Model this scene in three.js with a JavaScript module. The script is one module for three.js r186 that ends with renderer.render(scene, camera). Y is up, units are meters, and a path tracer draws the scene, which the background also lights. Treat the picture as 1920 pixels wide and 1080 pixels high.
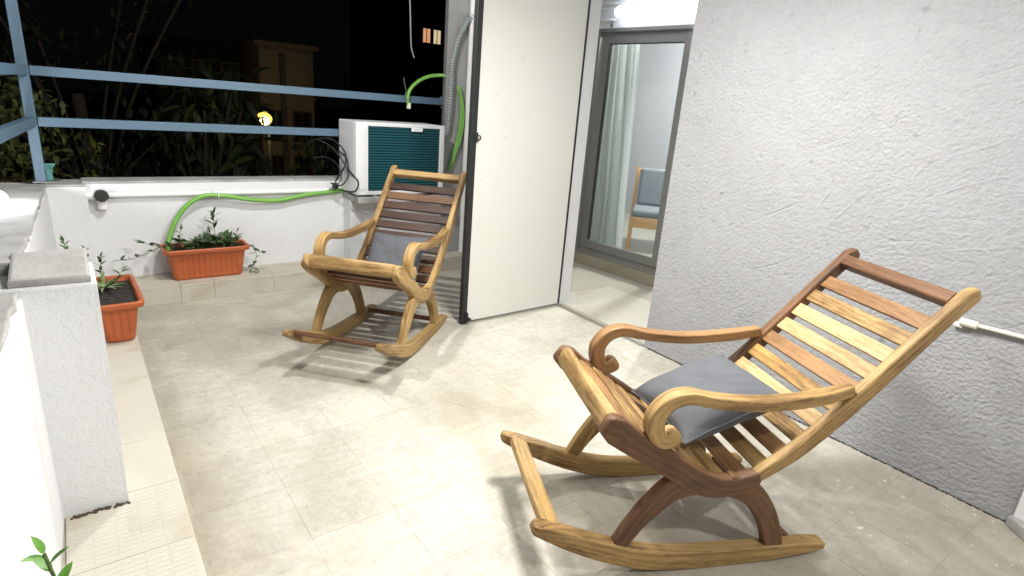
import * as THREE from 'three';
import { mergeGeometries } from 'three/addons/utils/BufferGeometryUtils.js';
import { RoundedBoxGeometry } from 'three/addons/geometries/RoundedBoxGeometry.js';
import { ImprovedNoise } from 'three/addons/math/ImprovedNoise.js';
import { RectAreaLightUniformsLib } from 'three/addons/lights/RectAreaLightUniformsLib.js';

// ------------------------------------------------------------ camera, sky, lights, exposure
const scene = new THREE.Scene();
const camera = new THREE.PerspectiveCamera(53.014, 1024 / 576, 0.05, 400);
camera.rotation.order = 'YXZ';
camera.position.set(0, 1.5, 0);
camera.rotation.set(-0.30519, -0.65848, 0.07883);
scene.add(camera);

const renderer = new THREE.WebGLRenderer({ antialias: true });
renderer.setSize(1024, 576);
renderer.toneMapping = THREE.LinearToneMapping;
renderer.toneMappingExposure = 1.1;
renderer.shadowMap.enabled = true;
renderer.shadowMap.type = THREE.PCFSoftShadowMap;
RectAreaLightUniformsLib.init();

{ // a clear moonless night sky, a little lighter towards the town's horizon
  const w = 64, h = 32, d = new Float32Array(w * h * 4);
  for (let j = 0; j < h; j++) for (let i = 0; i < w; i++) {
    const k = 4 * (j * w + i), up = Math.abs((j + 0.5) / h * 2 - 1);
    const g = 0.0007 + 0.0009 * Math.pow(1 - up, 3);
    d[k] = g * 0.9; d[k + 1] = g; d[k + 2] = g * 1.1; d[k + 3] = 1;
  }
  const t = new THREE.DataTexture(d, w, h, THREE.RGBAFormat, THREE.FloatType);
  t.mapping = THREE.EquirectangularReflectionMapping; t.magFilter = t.minFilter = THREE.LinearFilter; t.needsUpdate = true;
  scene.background = t; scene.environment = t;
}
const LAMP = { pos: [1.64, 2.36, -1.5], power: 25, color: [1, 0.975, 0.93] };      // the pendant over the terrace
const LAMP2 = { pos: [1.0, 2.575, -3.2], power: 11, color: [1, 0.98, 0.95] };    // added fill lamp, unseen, on the ceiling over the far end
const LAMP3 = { pos: [1.35, 2.575, 0.75], power: 8.5, color: [1, 0.98, 0.95] };    // a second added fill lamp over the near end, behind the camera
const TUBE = { power: 20, color: [0.88, 0.93, 1] };                                  // tube light over the glazed door
const ROOM = { power: 22, color: [1, 0.98, 0.94] };                                 // lamp of the room behind the glass
const STREET = { power: 5, color: [1, 0.68, 0.26] };

// ------------------------------------------------------------ helpers
let seed = 7;
const rnd = () => { seed = (seed * 1664525 + 1013904223) >>> 0; return seed / 4294967296; };
const rr = (a, b) => a + (b - a) * rnd();
const clamp = (x, a, b) => Math.min(b, Math.max(a, x));
const mix = (a, b, t) => a + (b - a) * t;
const sm = (a, b, x) => { const t = clamp((x - a) / (b - a), 0, 1); return t * t * (3 - 2 * t); };
const V = (x, y, z) => new THREE.Vector3(x, y, z);
const inoise = new ImprovedNoise();
const N = (x, y, z = 0.37) => inoise.noise(x, y, z);
const fbm = (x, y, o = 4, z = 0.37) => { let a = 0, s = 0.5; for (let i = 0; i < o; i++) { a += s * N(x, y, z + i * 3.1); x *= 2.03; y *= 2.03; s *= 0.5; } return a; };
const lin = (r, g, b) => new THREE.Color().setRGB(r, g, b);
const toS = c => { c = clamp(c, 0, 1); return 255 * (c <= 0.0031308 ? 12.92 * c : 1.055 * Math.pow(c, 1 / 2.4) - 0.055); };

// texture of w x h pixels over mw x mh metres, f(x, y) -> linear rgb, or a height when grey
function tex(w, h, mw, mh, f, grey = false) {
  const d = new Uint8Array(w * h * 4);
  for (let j = 0; j < h; j++) for (let i = 0; i < w; i++) {
    const v = f((i + 0.5) / w * mw, (j + 0.5) / h * mh, i, j), k = 4 * (j * w + i);
    if (grey) d[k] = d[k + 1] = d[k + 2] = 255 * clamp(v, 0, 1);
    else { d[k] = toS(v[0]); d[k + 1] = toS(v[1]); d[k + 2] = toS(v[2]); }
    d[k + 3] = 255;
  }
  const t = new THREE.DataTexture(d, w, h, THREE.RGBAFormat);
  t.wrapS = t.wrapT = THREE.RepeatWrapping; t.magFilter = THREE.LinearFilter; t.minFilter = THREE.LinearMipmapLinearFilter;
  t.generateMipmaps = true; t.repeat.set(1 / mw, 1 / mh);
  if (!grey) t.colorSpace = THREE.SRGBColorSpace;
  t.needsUpdate = true; return t;
}
const std = (o) => new THREE.MeshStandardMaterial(o);
const phy = (o) => new THREE.MeshPhysicalMaterial(o);

// uv in metres, each face laid out along its two main axes
function mUV(g) {
  const n = g.index ? g.toNonIndexed() : g;
  const p = n.attributes.position, uv = new Float32Array(p.count * 2);
  const a = V(), b = V(), c = V();
  for (let i = 0; i < p.count; i += 3) {
    a.fromBufferAttribute(p, i); b.fromBufferAttribute(p, i + 1); c.fromBufferAttribute(p, i + 2);
    const m = b.clone().sub(a).cross(c.clone().sub(a)), ax = Math.abs(m.x), ay = Math.abs(m.y), az = Math.abs(m.z);
    [a, b, c].forEach((q, k) => {
      const e = ax >= ay && ax >= az ? [q.z, q.y] : ay >= az ? [q.x, q.z] : [q.x, q.y];
      uv[2 * (i + k)] = e[0]; uv[2 * (i + k) + 1] = e[1];
    });
  }
  n.setAttribute('uv', new THREE.BufferAttribute(uv, 2));
  return n;
}
const merge = gs => mergeGeometries(gs.map(g => { const n = g.index ? g.toNonIndexed() : g; for (const k of Object.keys(n.attributes)) if (!['position', 'normal', 'uv'].includes(k)) n.deleteAttribute(k); return n; }));
// footprint in (x, z), from y0 to y1
function prism(pts, y0, y1, bevel = 0) {
  const s = new THREE.Shape(pts.map(p => new THREE.Vector2(p[0], -p[1])));
  const g = new THREE.ExtrudeGeometry(s, { depth: y1 - y0 - 2 * bevel, bevelEnabled: bevel > 0, bevelSize: bevel, bevelOffset: -bevel, bevelThickness: bevel, bevelSegments: 2 });
  g.rotateX(-Math.PI / 2); g.translate(0, y0 + bevel, 0);
  return mUV(g);
}
const rbox = (w, h, d, x, y, z, r = 0.004, seg = 2) => { const g = new RoundedBoxGeometry(w, h, d, seg, Math.min(r, w / 2.01, h / 2.01, d / 2.01)); g.translate(x, y, z); return mUV(g); };
const cyl = (r0, r1, h, x, y, z, n = 20) => { const g = new THREE.CylinderGeometry(r1, r0, h, n); g.translate(x, y, z); return g; };
const tube = (pts, r, n = 60, k = 10) => new THREE.TubeGeometry(new THREE.CatmullRomCurve3(pts.map(p => V(...p))), n, r, k, false);

const used = {};
function numbered(name) { used[name] = (used[name] ?? -1) + 1; return used[name] ? `${name}_${String(used[name]).padStart(3, '0')}` : name; }
function shadows(o) { o.traverse(m => { if (m.isMesh) { m.castShadow = true; m.receiveShadow = true; } }); return o; }
function thing(name, label, category, pos = [0, 0, 0], turn = 0, group) {
  const o = new THREE.Group(); o.name = numbered(name); o.position.set(...pos); o.rotation.y = turn;
  o.userData = { label, category }; if (group) o.userData.group = group;
  scene.add(o); return o;
}
function struct(name, pos = [0, 0, 0]) { const o = new THREE.Group(); o.name = numbered(name); o.position.set(...pos); o.userData = { kind: 'structure' }; scene.add(o); return o; }
function part(name, g, m, parent, label) {
  const o = new THREE.Mesh(g, m); o.name = name; o.castShadow = o.receiveShadow = true;
  if (label) o.userData.label = label;
  parent.add(o); return o;
}
function solo(name, g, m, label, category, group) {
  const o = new THREE.Mesh(g, m); o.name = numbered(name); o.castShadow = o.receiveShadow = true;
  o.userData = { label, category }; if (group) o.userData.group = group;
  scene.add(o); return o;
}

// a bar of rounded rectangular section swept along points {p, w, d}: w across the path in its plane, d along `lat`
function member(pts, lat, { n = 28, round = 0.3, cap = 0.5, uoff = 0, voff = 0 } = {}) {
  const curve = new THREE.CatmullRomCurve3(pts.map(q => V(...q.p)), false, 'centripetal');
  const L = V(...lat).normalize(), P = [], NN = [], U = [], I = [];
  const sec = (w, d) => {
    const r = Math.min(w, d) * round, a = w / 2 - r, b = d / 2 - r, out = [];
    for (const [sx, sy, t0] of [[1, 1, 0], [-1, 1, 1], [-1, -1, 2], [1, -1, 3]]) for (let k = 0; k <= 3; k++) {
      const t = (t0 + k / 3) * Math.PI / 2; out.push([sx * a + r * Math.cos(t), sy * b + r * Math.sin(t), Math.cos(t), Math.sin(t)]);
    }
    out.push(out[0]); return out;
  };
  const len = curve.getLength(), ts = [];
  for (let i = 0; i <= n; i++) ts.push(i / n);
  // cap rings
  const rings = [];
  const at = t => {
    const u = clamp(t, 0, 1) * (pts.length - 1), i = Math.min(Math.floor(u), pts.length - 2), f = u - i;
    return { c: curve.getPoint(clamp(t, 0, 1)), t: curve.getTangent(clamp(t, 0.001, 0.999)), w: mix(pts[i].w, pts[i + 1].w, f), d: mix(pts[i].d, pts[i + 1].d, f) };
  };
  const ring = (q, s, push, tn) => rings.push({ ...q, s, push, tn });
  const a = at(0), b = at(1), e0 = Math.min(a.w, a.d) * cap, e1 = Math.min(b.w, b.d) * cap;
  for (const k of [0, 0.35, 0.7]) { const q = Math.sin(k * Math.PI / 2); ring(a, Math.max(0.02, 1 - (1 - q) ** 1.0 * (cap > 0.3 ? 0.75 : 0.25)), -e0 * Math.cos(k * Math.PI / 2), -1 + k); }
  for (const t of ts) ring(at(t), 1, 0, 0);
  for (const k of [0.7, 0.35, 0]) { const q = Math.sin(k * Math.PI / 2); ring(b, Math.max(0.02, 1 - (1 - q) * (cap > 0.3 ? 0.75 : 0.25)), e1 * Math.cos(k * Math.PI / 2), 1 - k); }
  let dist = 0, prev = null; const m = 17;
  rings.forEach((q) => {
    const T = q.t.clone().normalize(), W = V().crossVectors(L, T).normalize(), D = V().crossVectors(T, W).normalize();
    const c = q.c.clone().addScaledVector(T, q.push);
    if (prev) dist += c.distanceTo(prev); prev = c;
    let per = 0, lx = null;
    for (const [x, y, nx, ny] of sec(q.w, q.d)) {
      const p = c.clone().addScaledVector(W, x * q.s).addScaledVector(D, y * q.s);
      if (lx) per += Math.hypot(x - lx[0], y - lx[1]); lx = [x, y];
      const nn = W.clone().multiplyScalar(nx).addScaledVector(D, ny).multiplyScalar(1 - Math.abs(q.tn) * 0.8).addScaledVector(T, q.tn * 1.2).normalize();
      P.push(p.x, p.y, p.z); NN.push(nn.x, nn.y, nn.z); U.push(uoff + dist, voff + per);
    }
  });
  const R = rings.length;
  for (let i = 0; i < R - 1; i++) for (let j = 0; j < m - 1; j++) { const k = i * m + j; I.push(k, k + 1, k + m, k + 1, k + m + 1, k + m); }
  for (const [i, s] of [[0, -1], [R - 1, 1]]) {
    const q = rings[i], T = q.t.clone().normalize(), c = q.c.clone().addScaledVector(T, q.push), k0 = P.length / 3;
    P.push(c.x, c.y, c.z); NN.push(T.x * s, T.y * s, T.z * s); U.push(uoff, voff);
    for (let j = 0; j < m - 1; j++) s < 0 ? I.push(k0, i * m + j + 1, i * m + j) : I.push(k0, i * m + j, i * m + j + 1);
  }
  const g = new THREE.BufferGeometry();
  g.setAttribute('position', new THREE.Float32BufferAttribute(P, 3)); g.setAttribute('normal', new THREE.Float32BufferAttribute(NN, 3)); g.setAttribute('uv', new THREE.Float32BufferAttribute(U, 2)); g.setIndex(I);
  // make sure faces look outwards
  const A = V(P[0 + 17 * 3 * 8], P[1 + 17 * 3 * 8], P[2 + 17 * 3 * 8]);
  const i0 = I.slice(6 * 16 * 8, 6 * 16 * 8 + 3), q = i0.map(k => V(P[3 * k], P[3 * k + 1], P[3 * k + 2])), fn = q[1].clone().sub(q[0]).cross(q[2].clone().sub(q[0]));
  if (fn.dot(V(NN[3 * i0[0]], NN[3 * i0[0] + 1], NN[3 * i0[0] + 2])) < 0) { const ix = g.index.array; for (let k = 0; k < ix.length; k += 3) { const t = ix[k]; ix[k] = ix[k + 1]; ix[k + 1] = t; } }
  return g;
}
// a pointed, slightly folded leaf along +z, its upper side up
function leafGeo(len, wid, bend = 0.25, fold = 0.15) {
  const P = [], U = [], I = [], n = 5;
  for (let i = 0; i <= n; i++) {
    const t = i / n, w = wid / 2 * Math.pow(Math.sin(Math.PI * Math.pow(t, 0.8)), 0.9) + (i === n ? 0 : 0.0004), y = -bend * len * t * t;
    for (const s of [-1, 0, 1]) { P.push(s * w, y + Math.abs(s) * w * fold, t * len); U.push(0.5 + s * 0.5, t); }
  }
  for (let i = 0; i < n; i++) for (let j = 0; j < 2; j++) { const k = i * 3 + j; I.push(k, k + 3, k + 1, k + 1, k + 3, k + 4); }
  const g = new THREE.BufferGeometry();
  g.setAttribute('position', new THREE.Float32BufferAttribute(P, 3)); g.setAttribute('uv', new THREE.Float32BufferAttribute(U, 2)); g.setIndex(I); g.computeVertexNormals();
  return g;
}

// ------------------------------------------------------------ materials
const M = {};
{ // terrace floor tiles: worn cream cement, stains, dark specks, paint drops; uv are metres on the floor
  const W = 4.6, H = 6.4, w = 1472, h = 2048;      // x -0.2..4.4, z -5.0..1.4
  const drops = [], scr = [], marks = [];
  for (let i = 0; i < 120; i++) { const z = rr(-2.4, 0.4), x = 2.93 - Math.pow(rnd(), 1.7) * 1.0; drops.push([x, z, rr(0.002, 0.0052) * (rnd() < 0.1 ? 2 : 1), rr(0, 3), rr(1, 2.4)]); }
  for (let i = 0; i < 25; i++) drops.push([rr(0.2, 2.9), rr(-4.3, 0.3), rr(0.003, 0.006), rr(0, 3), rr(1, 2)]);
  for (let i = 0; i < 150; i++) marks.push([rnd() < 0.45 ? 0.2 + Math.pow(rnd(), 2) * 0.5 : rr(0.2, 2.9), rr(-4.3, 0.3), rr(0.003, 0.009), rr(0, 3), rr(1, 2.2), rr(0.1, 0.5)]);
  const D = new Float32Array(w * h), K = new Float32Array(w * h);
  const splat = (A, x, z, r, an, as, v) => {
    const px = (x + 0.2) / W * w, pz = (z + 5) / H * h, R = r * w / W * as * 1.5 + 2;
    for (let j = Math.floor(pz - R); j <= pz + R; j++) for (let i = Math.floor(px - R); i <= px + R; i++) {
      if (i < 0 || j < 0 || i >= w || j >= h) continue;
      const dx = (i - px) * W / w, dz = (j - pz) * H / h, u = (dx * Math.cos(an) + dz * Math.sin(an)) / as, q = -dx * Math.sin(an) + dz * Math.cos(an);
      const e = Math.hypot(u, q) / r + 0.5 * N(i * 0.23, j * 0.23, x);
      A[j * w + i] = Math.max(A[j * w + i], v * (1 - sm(0.7, 1.1, e)));
    }
  };
  for (const d of drops) splat(D, ...d, 0.9);
  for (const q of [[0.3, -3.3], [0.42, -3.42], [0.52, -3.55], [0.75, -3.5], [0.95, -3.62], [0.33, -3.05], [0.6, -3.15], [0.28, -2.6], [0.3, -2.2], [0.36, -1.7], [1.95, -0.75], [2.1, -0.55], [1.7, -0.5], [2.35, -0.9], [1.2, -2.6], [1.9, -2.4]]) for (let k = 0; k < 16; k++) splat(K, q[0] + rr(-0.12, 0.12), q[1] + rr(-0.1, 0.1), rr(0.004, 0.05), rr(0, 3), rr(1, 3.5), rr(0.04, 0.17));
  for (const m of marks) splat(K, m[0], m[1], m[2], m[3], m[4], m[5]);
  for (const s of [[2.62, -2.98, 0.08, 0.9], [1.45, -2.27, 0.07, 1.0], [2.5, -2.93, 0.05, 1.1], [2.05, -0.75, 0.14, 0.5], [1.9, -0.5, 0.2, 0.45]]) for (let k = 0; k < 40; k++) { const t = k / 40 - 0.5; splat(K, s[0] + t * s[2] * Math.cos(s[3]) * 2, s[1] + t * s[2] * Math.sin(s[3]) * 2, 0.004, 0, 1, 0.5); }
  for (let s = 0; s < 110; s++) { const x = rr(0.2, 2.9), z = rr(-4.3, 0.3), l = rr(0.05, 0.22), a = rnd() < 0.7 ? rr(-0.35, 0.15) : rr(0, 3.1), dk = rr(0.05, 0.18); for (let k = 0; k < 50; k++) { const t = k / 50 - 0.5; splat(rnd() < 0.5 ? K : K, x + t * l * Math.cos(a), z + t * l * Math.sin(a) + 0.01 * t * t, 0.0022, 0, 1, dk); } }
  M.floorMap = tex(w, h, W, H, (mx, mz, i, j) => {
    const x = mx - 0.2, z = mz - 5;
    const big = fbm(x * 0.9 + 5, z * 0.9, 4), mid = fbm(x * 4.1, z * 3.1 + 9, 4, 1.7), fine = N(x * 70, z * 55, 3.3), f2 = fbm(x * 26, z * 18, 3, 8.8), st = fbm(x * 9, z * 30, 3, 6.1);
    const brown = sm(0.0, 0.42, big + 0.6 * mid + 0.4 * f2) * 0.42;                                 // damp brown stains
    const grime = 0.95 * sm(0.2, 0.0, Math.abs(x - 0.2) + 0.25 * mid) * sm(-4.5, -3.6, z) * 0.8   // dirt washed along the ledge
      + 0.5 * sm(0.3, 0.55, fbm(x * 1.7 + 2, z * 1.7 + 30, 4, 4.4) + 0.35);
    let c = [0.48, 0.458, 0.395];
    const v = 1 + 0.15 * mid + 0.13 * fine + 0.18 * st + 0.08 * big + 0.18 * f2;
    c = c.map(q => q * v);
    c = [mix(c[0], 0.31, brown), mix(c[1], 0.265, brown), mix(c[2], 0.19, brown)];
    c = [mix(c[0], 0.22, grime * 0.6), mix(c[1], 0.19, grime * 0.6), mix(c[2], 0.13, grime * 0.6)];
    const k = K[j * w + i] * 0.75, d = D[j * w + i];
    c = [mix(c[0], 0.13, k), mix(c[1], 0.11, k), mix(c[2], 0.08, k)];
    return [mix(c[0], 0.8, d), mix(c[1], 0.79, d), mix(c[2], 0.75, d)];
  });
  M.floorMap.offset.set(0.2 / W, 5 / H);
  M.cementBump = tex(1024, 1024, 1.2, 1.2, (x, y) => { const f = Math.PI * 2 / 1.2; return 0.5 + 0.35 * fbm(x * 30, y * 30, 4, 2) + 0.2 * fbm(x * 6, y * 14, 3, 5); }, true);
  M.tile = std({ map: M.floorMap, bumpMap: M.cementBump, bumpScale: 0.0018, roughness: 0.62 });
  M.dirt = std({ color: lin(0.055, 0.045, 0.035), roughness: 1 });
  M.tiles = [1, 0.975, 0.95].map(k => std({ map: M.floorMap, color: lin(k, k, k), bumpMap: M.cementBump, bumpScale: 0.0018, roughness: 0.62 }));
  M.bed = std({ color: lin(0.38, 0.355, 0.29), roughness: 0.95 });
  M.ledge = std({ map: tex(1024, 1024, 1.6, 1.6, (x, z) => {
    const m = fbm(x * 4, z * 4, 4, 8), s = sm(0.1, 0.4, fbm(x * 2.5, z * 5, 4, 11)), f = N(x * 80, z * 80, 2);
    const c = [0.47, 0.445, 0.375].map(q => q * (1 + 0.12 * m + 0.05 * f)); return [mix(c[0], 0.36, s * 0.6), mix(c[1], 0.3, s * 0.6), mix(c[2], 0.21, s * 0.6)];
  }), bumpMap: M.cementBump, bumpScale: 0.0025, roughness: 0.7 });
}
{ // the coarse trowelled plaster of the big wall (4.4 m x 2.8 m, no repeat)
  const w = 2048, h = 1304, W = 4.4, H = 2.8, A = new Float32Array(w * h);
  for (let j = 0; j < h; j++) for (let i = 0; i < w; i++) {
    const x = i / w * W, y = j / h * H, wx = 0.03 * N(x * 5, y * 5, 7), a = x + 0.55 * y, b = y - 0.35 * x;
    const lump = fbm((x + wx) * 62, y * 66, 4, 1.2), drag = fbm(a * 22 + wx * 20, b * 46, 3, 5.5), pit = N(x * 80, y * 88, 9.1), pit2 = N(x * 41 + 8, y * 44, 3.3), reg = sm(-0.25, 0.35, N(x * 1.6, y * 1.9, 4.2));
    A[j * w + i] = 0.45 + 0.36 * mix(lump, drag, 0.42 * reg) + 0.09 * Math.abs(pit) - 0.22 * Math.max(0, -pit2 - 0.25) + 0.10 * Math.max(0, pit2 - 0.2) + 0.06 * N(x * 9, y * 9, 2.2);
  }
  for (let s = 0; s < 300; s++) { // trowel scratches
    let x = rr(0, W), y = rr(0, H), an = rnd() < 0.75 ? rr(0.35, 0.8) : rr(0.9, 1.5); const l = rr(0.06, 0.4), cv = rr(-1.2, 1.2), dp = rr(-0.13, 0.12), wd = rr(1, 2.4);
    an = -an;
    for (let t = 0; t < l; t += 0.0018) {
      x += Math.cos(an) * 0.0018; y -= Math.sin(an) * 0.0018; an += cv * 0.0018;
      const px = Math.round(x / W * w), py = Math.round(y / H * h), f = Math.sin(Math.PI * t / l);
      for (let q = -3; q <= 3; q++) for (let r = -3; r <= 3; r++) { const X = px + q, Y = py + r; if (X < 0 || Y < 0 || X >= w || Y >= h) continue; const g = Math.exp(-(q * q + r * r) / (wd * wd)); A[Y * w + X] += dp * f * g * 0.4; }
    }
  }
  M.wallBump = tex(w, h, W, H, (x, y, i, j) => A[j * w + i], true);
  M.wallBump.offset.set(3.4 / W, 0.1 / H);                      // z -3.4..1.0, y -0.1..2.7
  M.wallMap = tex(512, 512, 2.1, 2.1, (x, y) => { const m = fbm(x * 3, y * 3, 4, 3) * 0.1 + fbm(x * 17, y * 19, 3, 13) * 0.09 + N(x * 60, y * 60, 1) * 0.05 - 0.3 * sm(0.3, 0.5, fbm(x * 11, y * 13, 4, 23)); return [0.305 * (1 + m), 0.309 * (1 + m), 0.321 * (1 + m)]; });
  M.roughWall = std({ map: M.wallMap, bumpMap: M.wallBump, bumpScale: 0.014, roughness: 0.8 });
}
M.plasterBump = tex(1024, 1024, 1.3, 1.3, (x, y) => 0.5 + 0.3 * fbm(x * 40, y * 40, 4, 3.1) + 0.25 * fbm(x * 7, y * 7, 3, 1.1) + 0.12 * N(x * 150, y * 150, 5), true);
M.white = std({ map: tex(1024, 1024, 1.9, 1.9, (x, y) => { const m = fbm(x * 3, y * 3, 4, 21) * 0.05, g = sm(0.28, 0.5, fbm(x * 9, y * 9, 4, 14)) * 0.2; return [0.66 * (1 + m), 0.668 * (1 + m), 0.678 * (1 + m)].map(q => mix(q, 0.5, g)); }), bumpMap: M.plasterBump, bumpScale: 0.0038, roughness: 0.72 });
M.smoothWhite = std({ color: lin(0.76, 0.77, 0.78), bumpMap: M.plasterBump, bumpScale: 0.0015, roughness: 0.7 });
M.concrete = std({ map: tex(1024, 1024, 1.4, 1.4, (x, y) => { const m = fbm(x * 6, y * 6, 5, 31), f = N(x * 90, y * 90, 8), p = sm(0.25, 0.5, fbm(x * 14, y * 14, 3, 17)); return [0.36, 0.356, 0.343].map(q => mix(q * (1 + 0.45 * m + 0.1 * f), 0.13, p * 0.5)); }), bumpMap: M.plasterBump, bumpScale: 0.003, roughness: 0.92 });
M.slab = std({ color: lin(0.5, 0.48, 0.43), map: null, bumpMap: M.cementBump, bumpScale: 0.001, roughness: 0.6 });
M.blue = std({ color: lin(0.085, 0.145, 0.205), roughness: 0.5, bumpMap: M.plasterBump, bumpScale: 0.0008 });
M.black = std({ color: lin(0.012, 0.014, 0.014), roughness: 0.55 });
M.cable = std({ color: lin(0.015, 0.016, 0.018), roughness: 0.5 });
M.doorSheet = phy({ map: tex(512, 1024, 0.95, 2.4, (x, y) => { const m = fbm(x * 2.5, y * 1.6, 4, 51) * 0.035, s = sm(0.3, 0.5, fbm(x * 22, y * 22, 3, 44)) * 0.35; return [0.66, 0.665, 0.62].map(q => mix(q * (1 + m), 0.42, s)); }), roughness: 0.42, bumpMap: M.plasterBump, bumpScale: 0.0006 });
M.pvc = std({ color: lin(0.74, 0.74, 0.73), roughness: 0.4 });
M.pvcCream = std({ color: lin(0.68, 0.65, 0.55), roughness: 0.42 });
M.alu = std({ color: lin(0.22, 0.215, 0.2), metalness: 0.25, roughness: 0.42 });
M.steel = std({ color: lin(0.4, 0.39, 0.35), metalness: 0.7, roughness: 0.45 });
M.terracotta = phy({ map: tex(512, 512, 0.6, 0.6, (x, y) => { const m = fbm(x * 12, y * 12, 4, 61) * 0.16 + N(x * 120, y * 120, 3) * 0.05; return [0.42 * (1 + m), 0.102 * (1 + m), 0.03 * (1 + m)]; }), roughness: 0.42 });
M.soil = std({ map: tex(256, 256, 0.3, 0.3, (x, y) => { const m = fbm(x * 60, y * 60, 4, 71); return [0.022, 0.018, 0.014].map(q => q * (1 + 1.6 * m)); }), roughness: 1 });
M.hose = phy({ color: lin(0.2, 0.46, 0.085), roughness: 0.35, transmission: 0.15, thickness: 0 });
M.hoseEnd = std({ color: lin(0.7, 0.8, 0.6), roughness: 0.5 });
M.corr = std({ color: lin(0.33, 0.36, 0.36), roughness: 0.5 });
M.leaf = [[0.035, 0.085, 0.022], [0.05, 0.12, 0.03], [0.1, 0.16, 0.04], [0.025, 0.06, 0.018]].map(c => phy({ color: lin(...c), roughness: 0.55, transmission: 0.25, thickness: 0, side: THREE.DoubleSide }));
M.leafPale = phy({ color: lin(0.22, 0.3, 0.11), roughness: 0.6, transmission: 0.3, thickness: 0, side: THREE.DoubleSide });
M.leafBright = phy({ color: lin(0.13, 0.33, 0.04), roughness: 0.5, transmission: 0.35, thickness: 0, side: THREE.DoubleSide });
M.stem = std({ color: lin(0.1, 0.16, 0.05), roughness: 0.8 });
M.bark = std({ color: lin(0.06, 0.05, 0.035), roughness: 0.95 });
// teak in four tones
function wood(light, dark, z, freq = 1) {
  return tex(1536, 768, 2.2, 0.6, (xx, yy) => {
    const x = xx < 1.1 ? xx : 2.2 - xx, y = yy < 0.3 ? yy : 0.6 - yy;      // mirrored, so that it joins up
    const wob = 0.02 * fbm(x * 2.2, y * 6, 3, z), r = (y + wob) * 120 * freq + 5 * N(x * 2.3, y * 9, z + 2);
    const ring = 0.5 + 0.5 * Math.sin(r * 2.1 + 1.2 * N(x * 5, y * 20, z)), fine = N(x * 22, y * 330, z + 5) * 0.5 + N(x * 60, y * 800, z + 8) * 0.45, blot = fbm(x * 3, y * 8, 4, z + 11);
    let t = clamp(0.28 * ring + 0.66 * fine + 1.25 * blot + 0.26, 0, 1);
    return light.map((l, i) => mix(l, dark[i], t));
  });
}
const woodMat = (l, d, z, f) => { const map = wood(l, d, z, f); return phy({ map, roughness: 0.5, clearcoat: 0.06, clearcoatRoughness: 0.4, specularIntensity: 0.6, bumpMap: M.woodBump, bumpScale: 0.0006 }); };
M.woodBump = tex(512, 512, 0.5, 0.12, (x, y) => 0.5 + 0.5 * N(x * 20, y * 600, 3), true);
M.pale = woodMat([0.52, 0.38, 0.19], [0.22, 0.115, 0.04], 1.5);
M.gold = woodMat([0.41, 0.27, 0.105], [0.105, 0.048, 0.016], 13.5);
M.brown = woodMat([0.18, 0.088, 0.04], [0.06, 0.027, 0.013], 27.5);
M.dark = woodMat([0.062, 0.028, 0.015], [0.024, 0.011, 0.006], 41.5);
M.mottled = woodMat([0.5, 0.31, 0.1], [0.12, 0.058, 0.02], 55.5, 0.6);
M.frameWood = woodMat([0.17, 0.088, 0.041], [0.07, 0.033, 0.017], 63.5);
M.mid = woodMat([0.32, 0.18, 0.078], [0.15, 0.075, 0.03], 91.5);
{ // grey-blue quilted cotton: wavy stitched rows
  const q = (x, y) => { const r = (y + 0.003 * Math.sin(x * 50)) / 0.0105, c = x / 0.021; return Math.pow(Math.abs(Math.sin(Math.PI * r)), 0.5) * 0.6 + 0.15 * Math.pow(Math.abs(Math.sin(Math.PI * c)), 0.4) + 0.12 * N(x * 300, y * 300, 4); };
  M.fabric = phy({ map: tex(512, 512, 0.42, 0.42, (x, y) => { const m = 1 + 0.10 * (q(x, y) - 0.55) + 0.16 * N(x * 500, y * 500, 6); return [0.09 * m, 0.095 * m, 0.106 * m]; }), bumpMap: tex(1024, 1024, 0.42, 0.42, (x, y) => q(x, y), true), bumpScale: 0.0013, roughness: 0.85, sheen: 0.5, sheenRoughness: 0.5, sheenColor: lin(0.12, 0.13, 0.16) });
}
const glow = (c, k) => std({ color: lin(0.8, 0.8, 0.8), emissive: lin(...c), emissiveIntensity: k, roughness: 0.6 });

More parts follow.
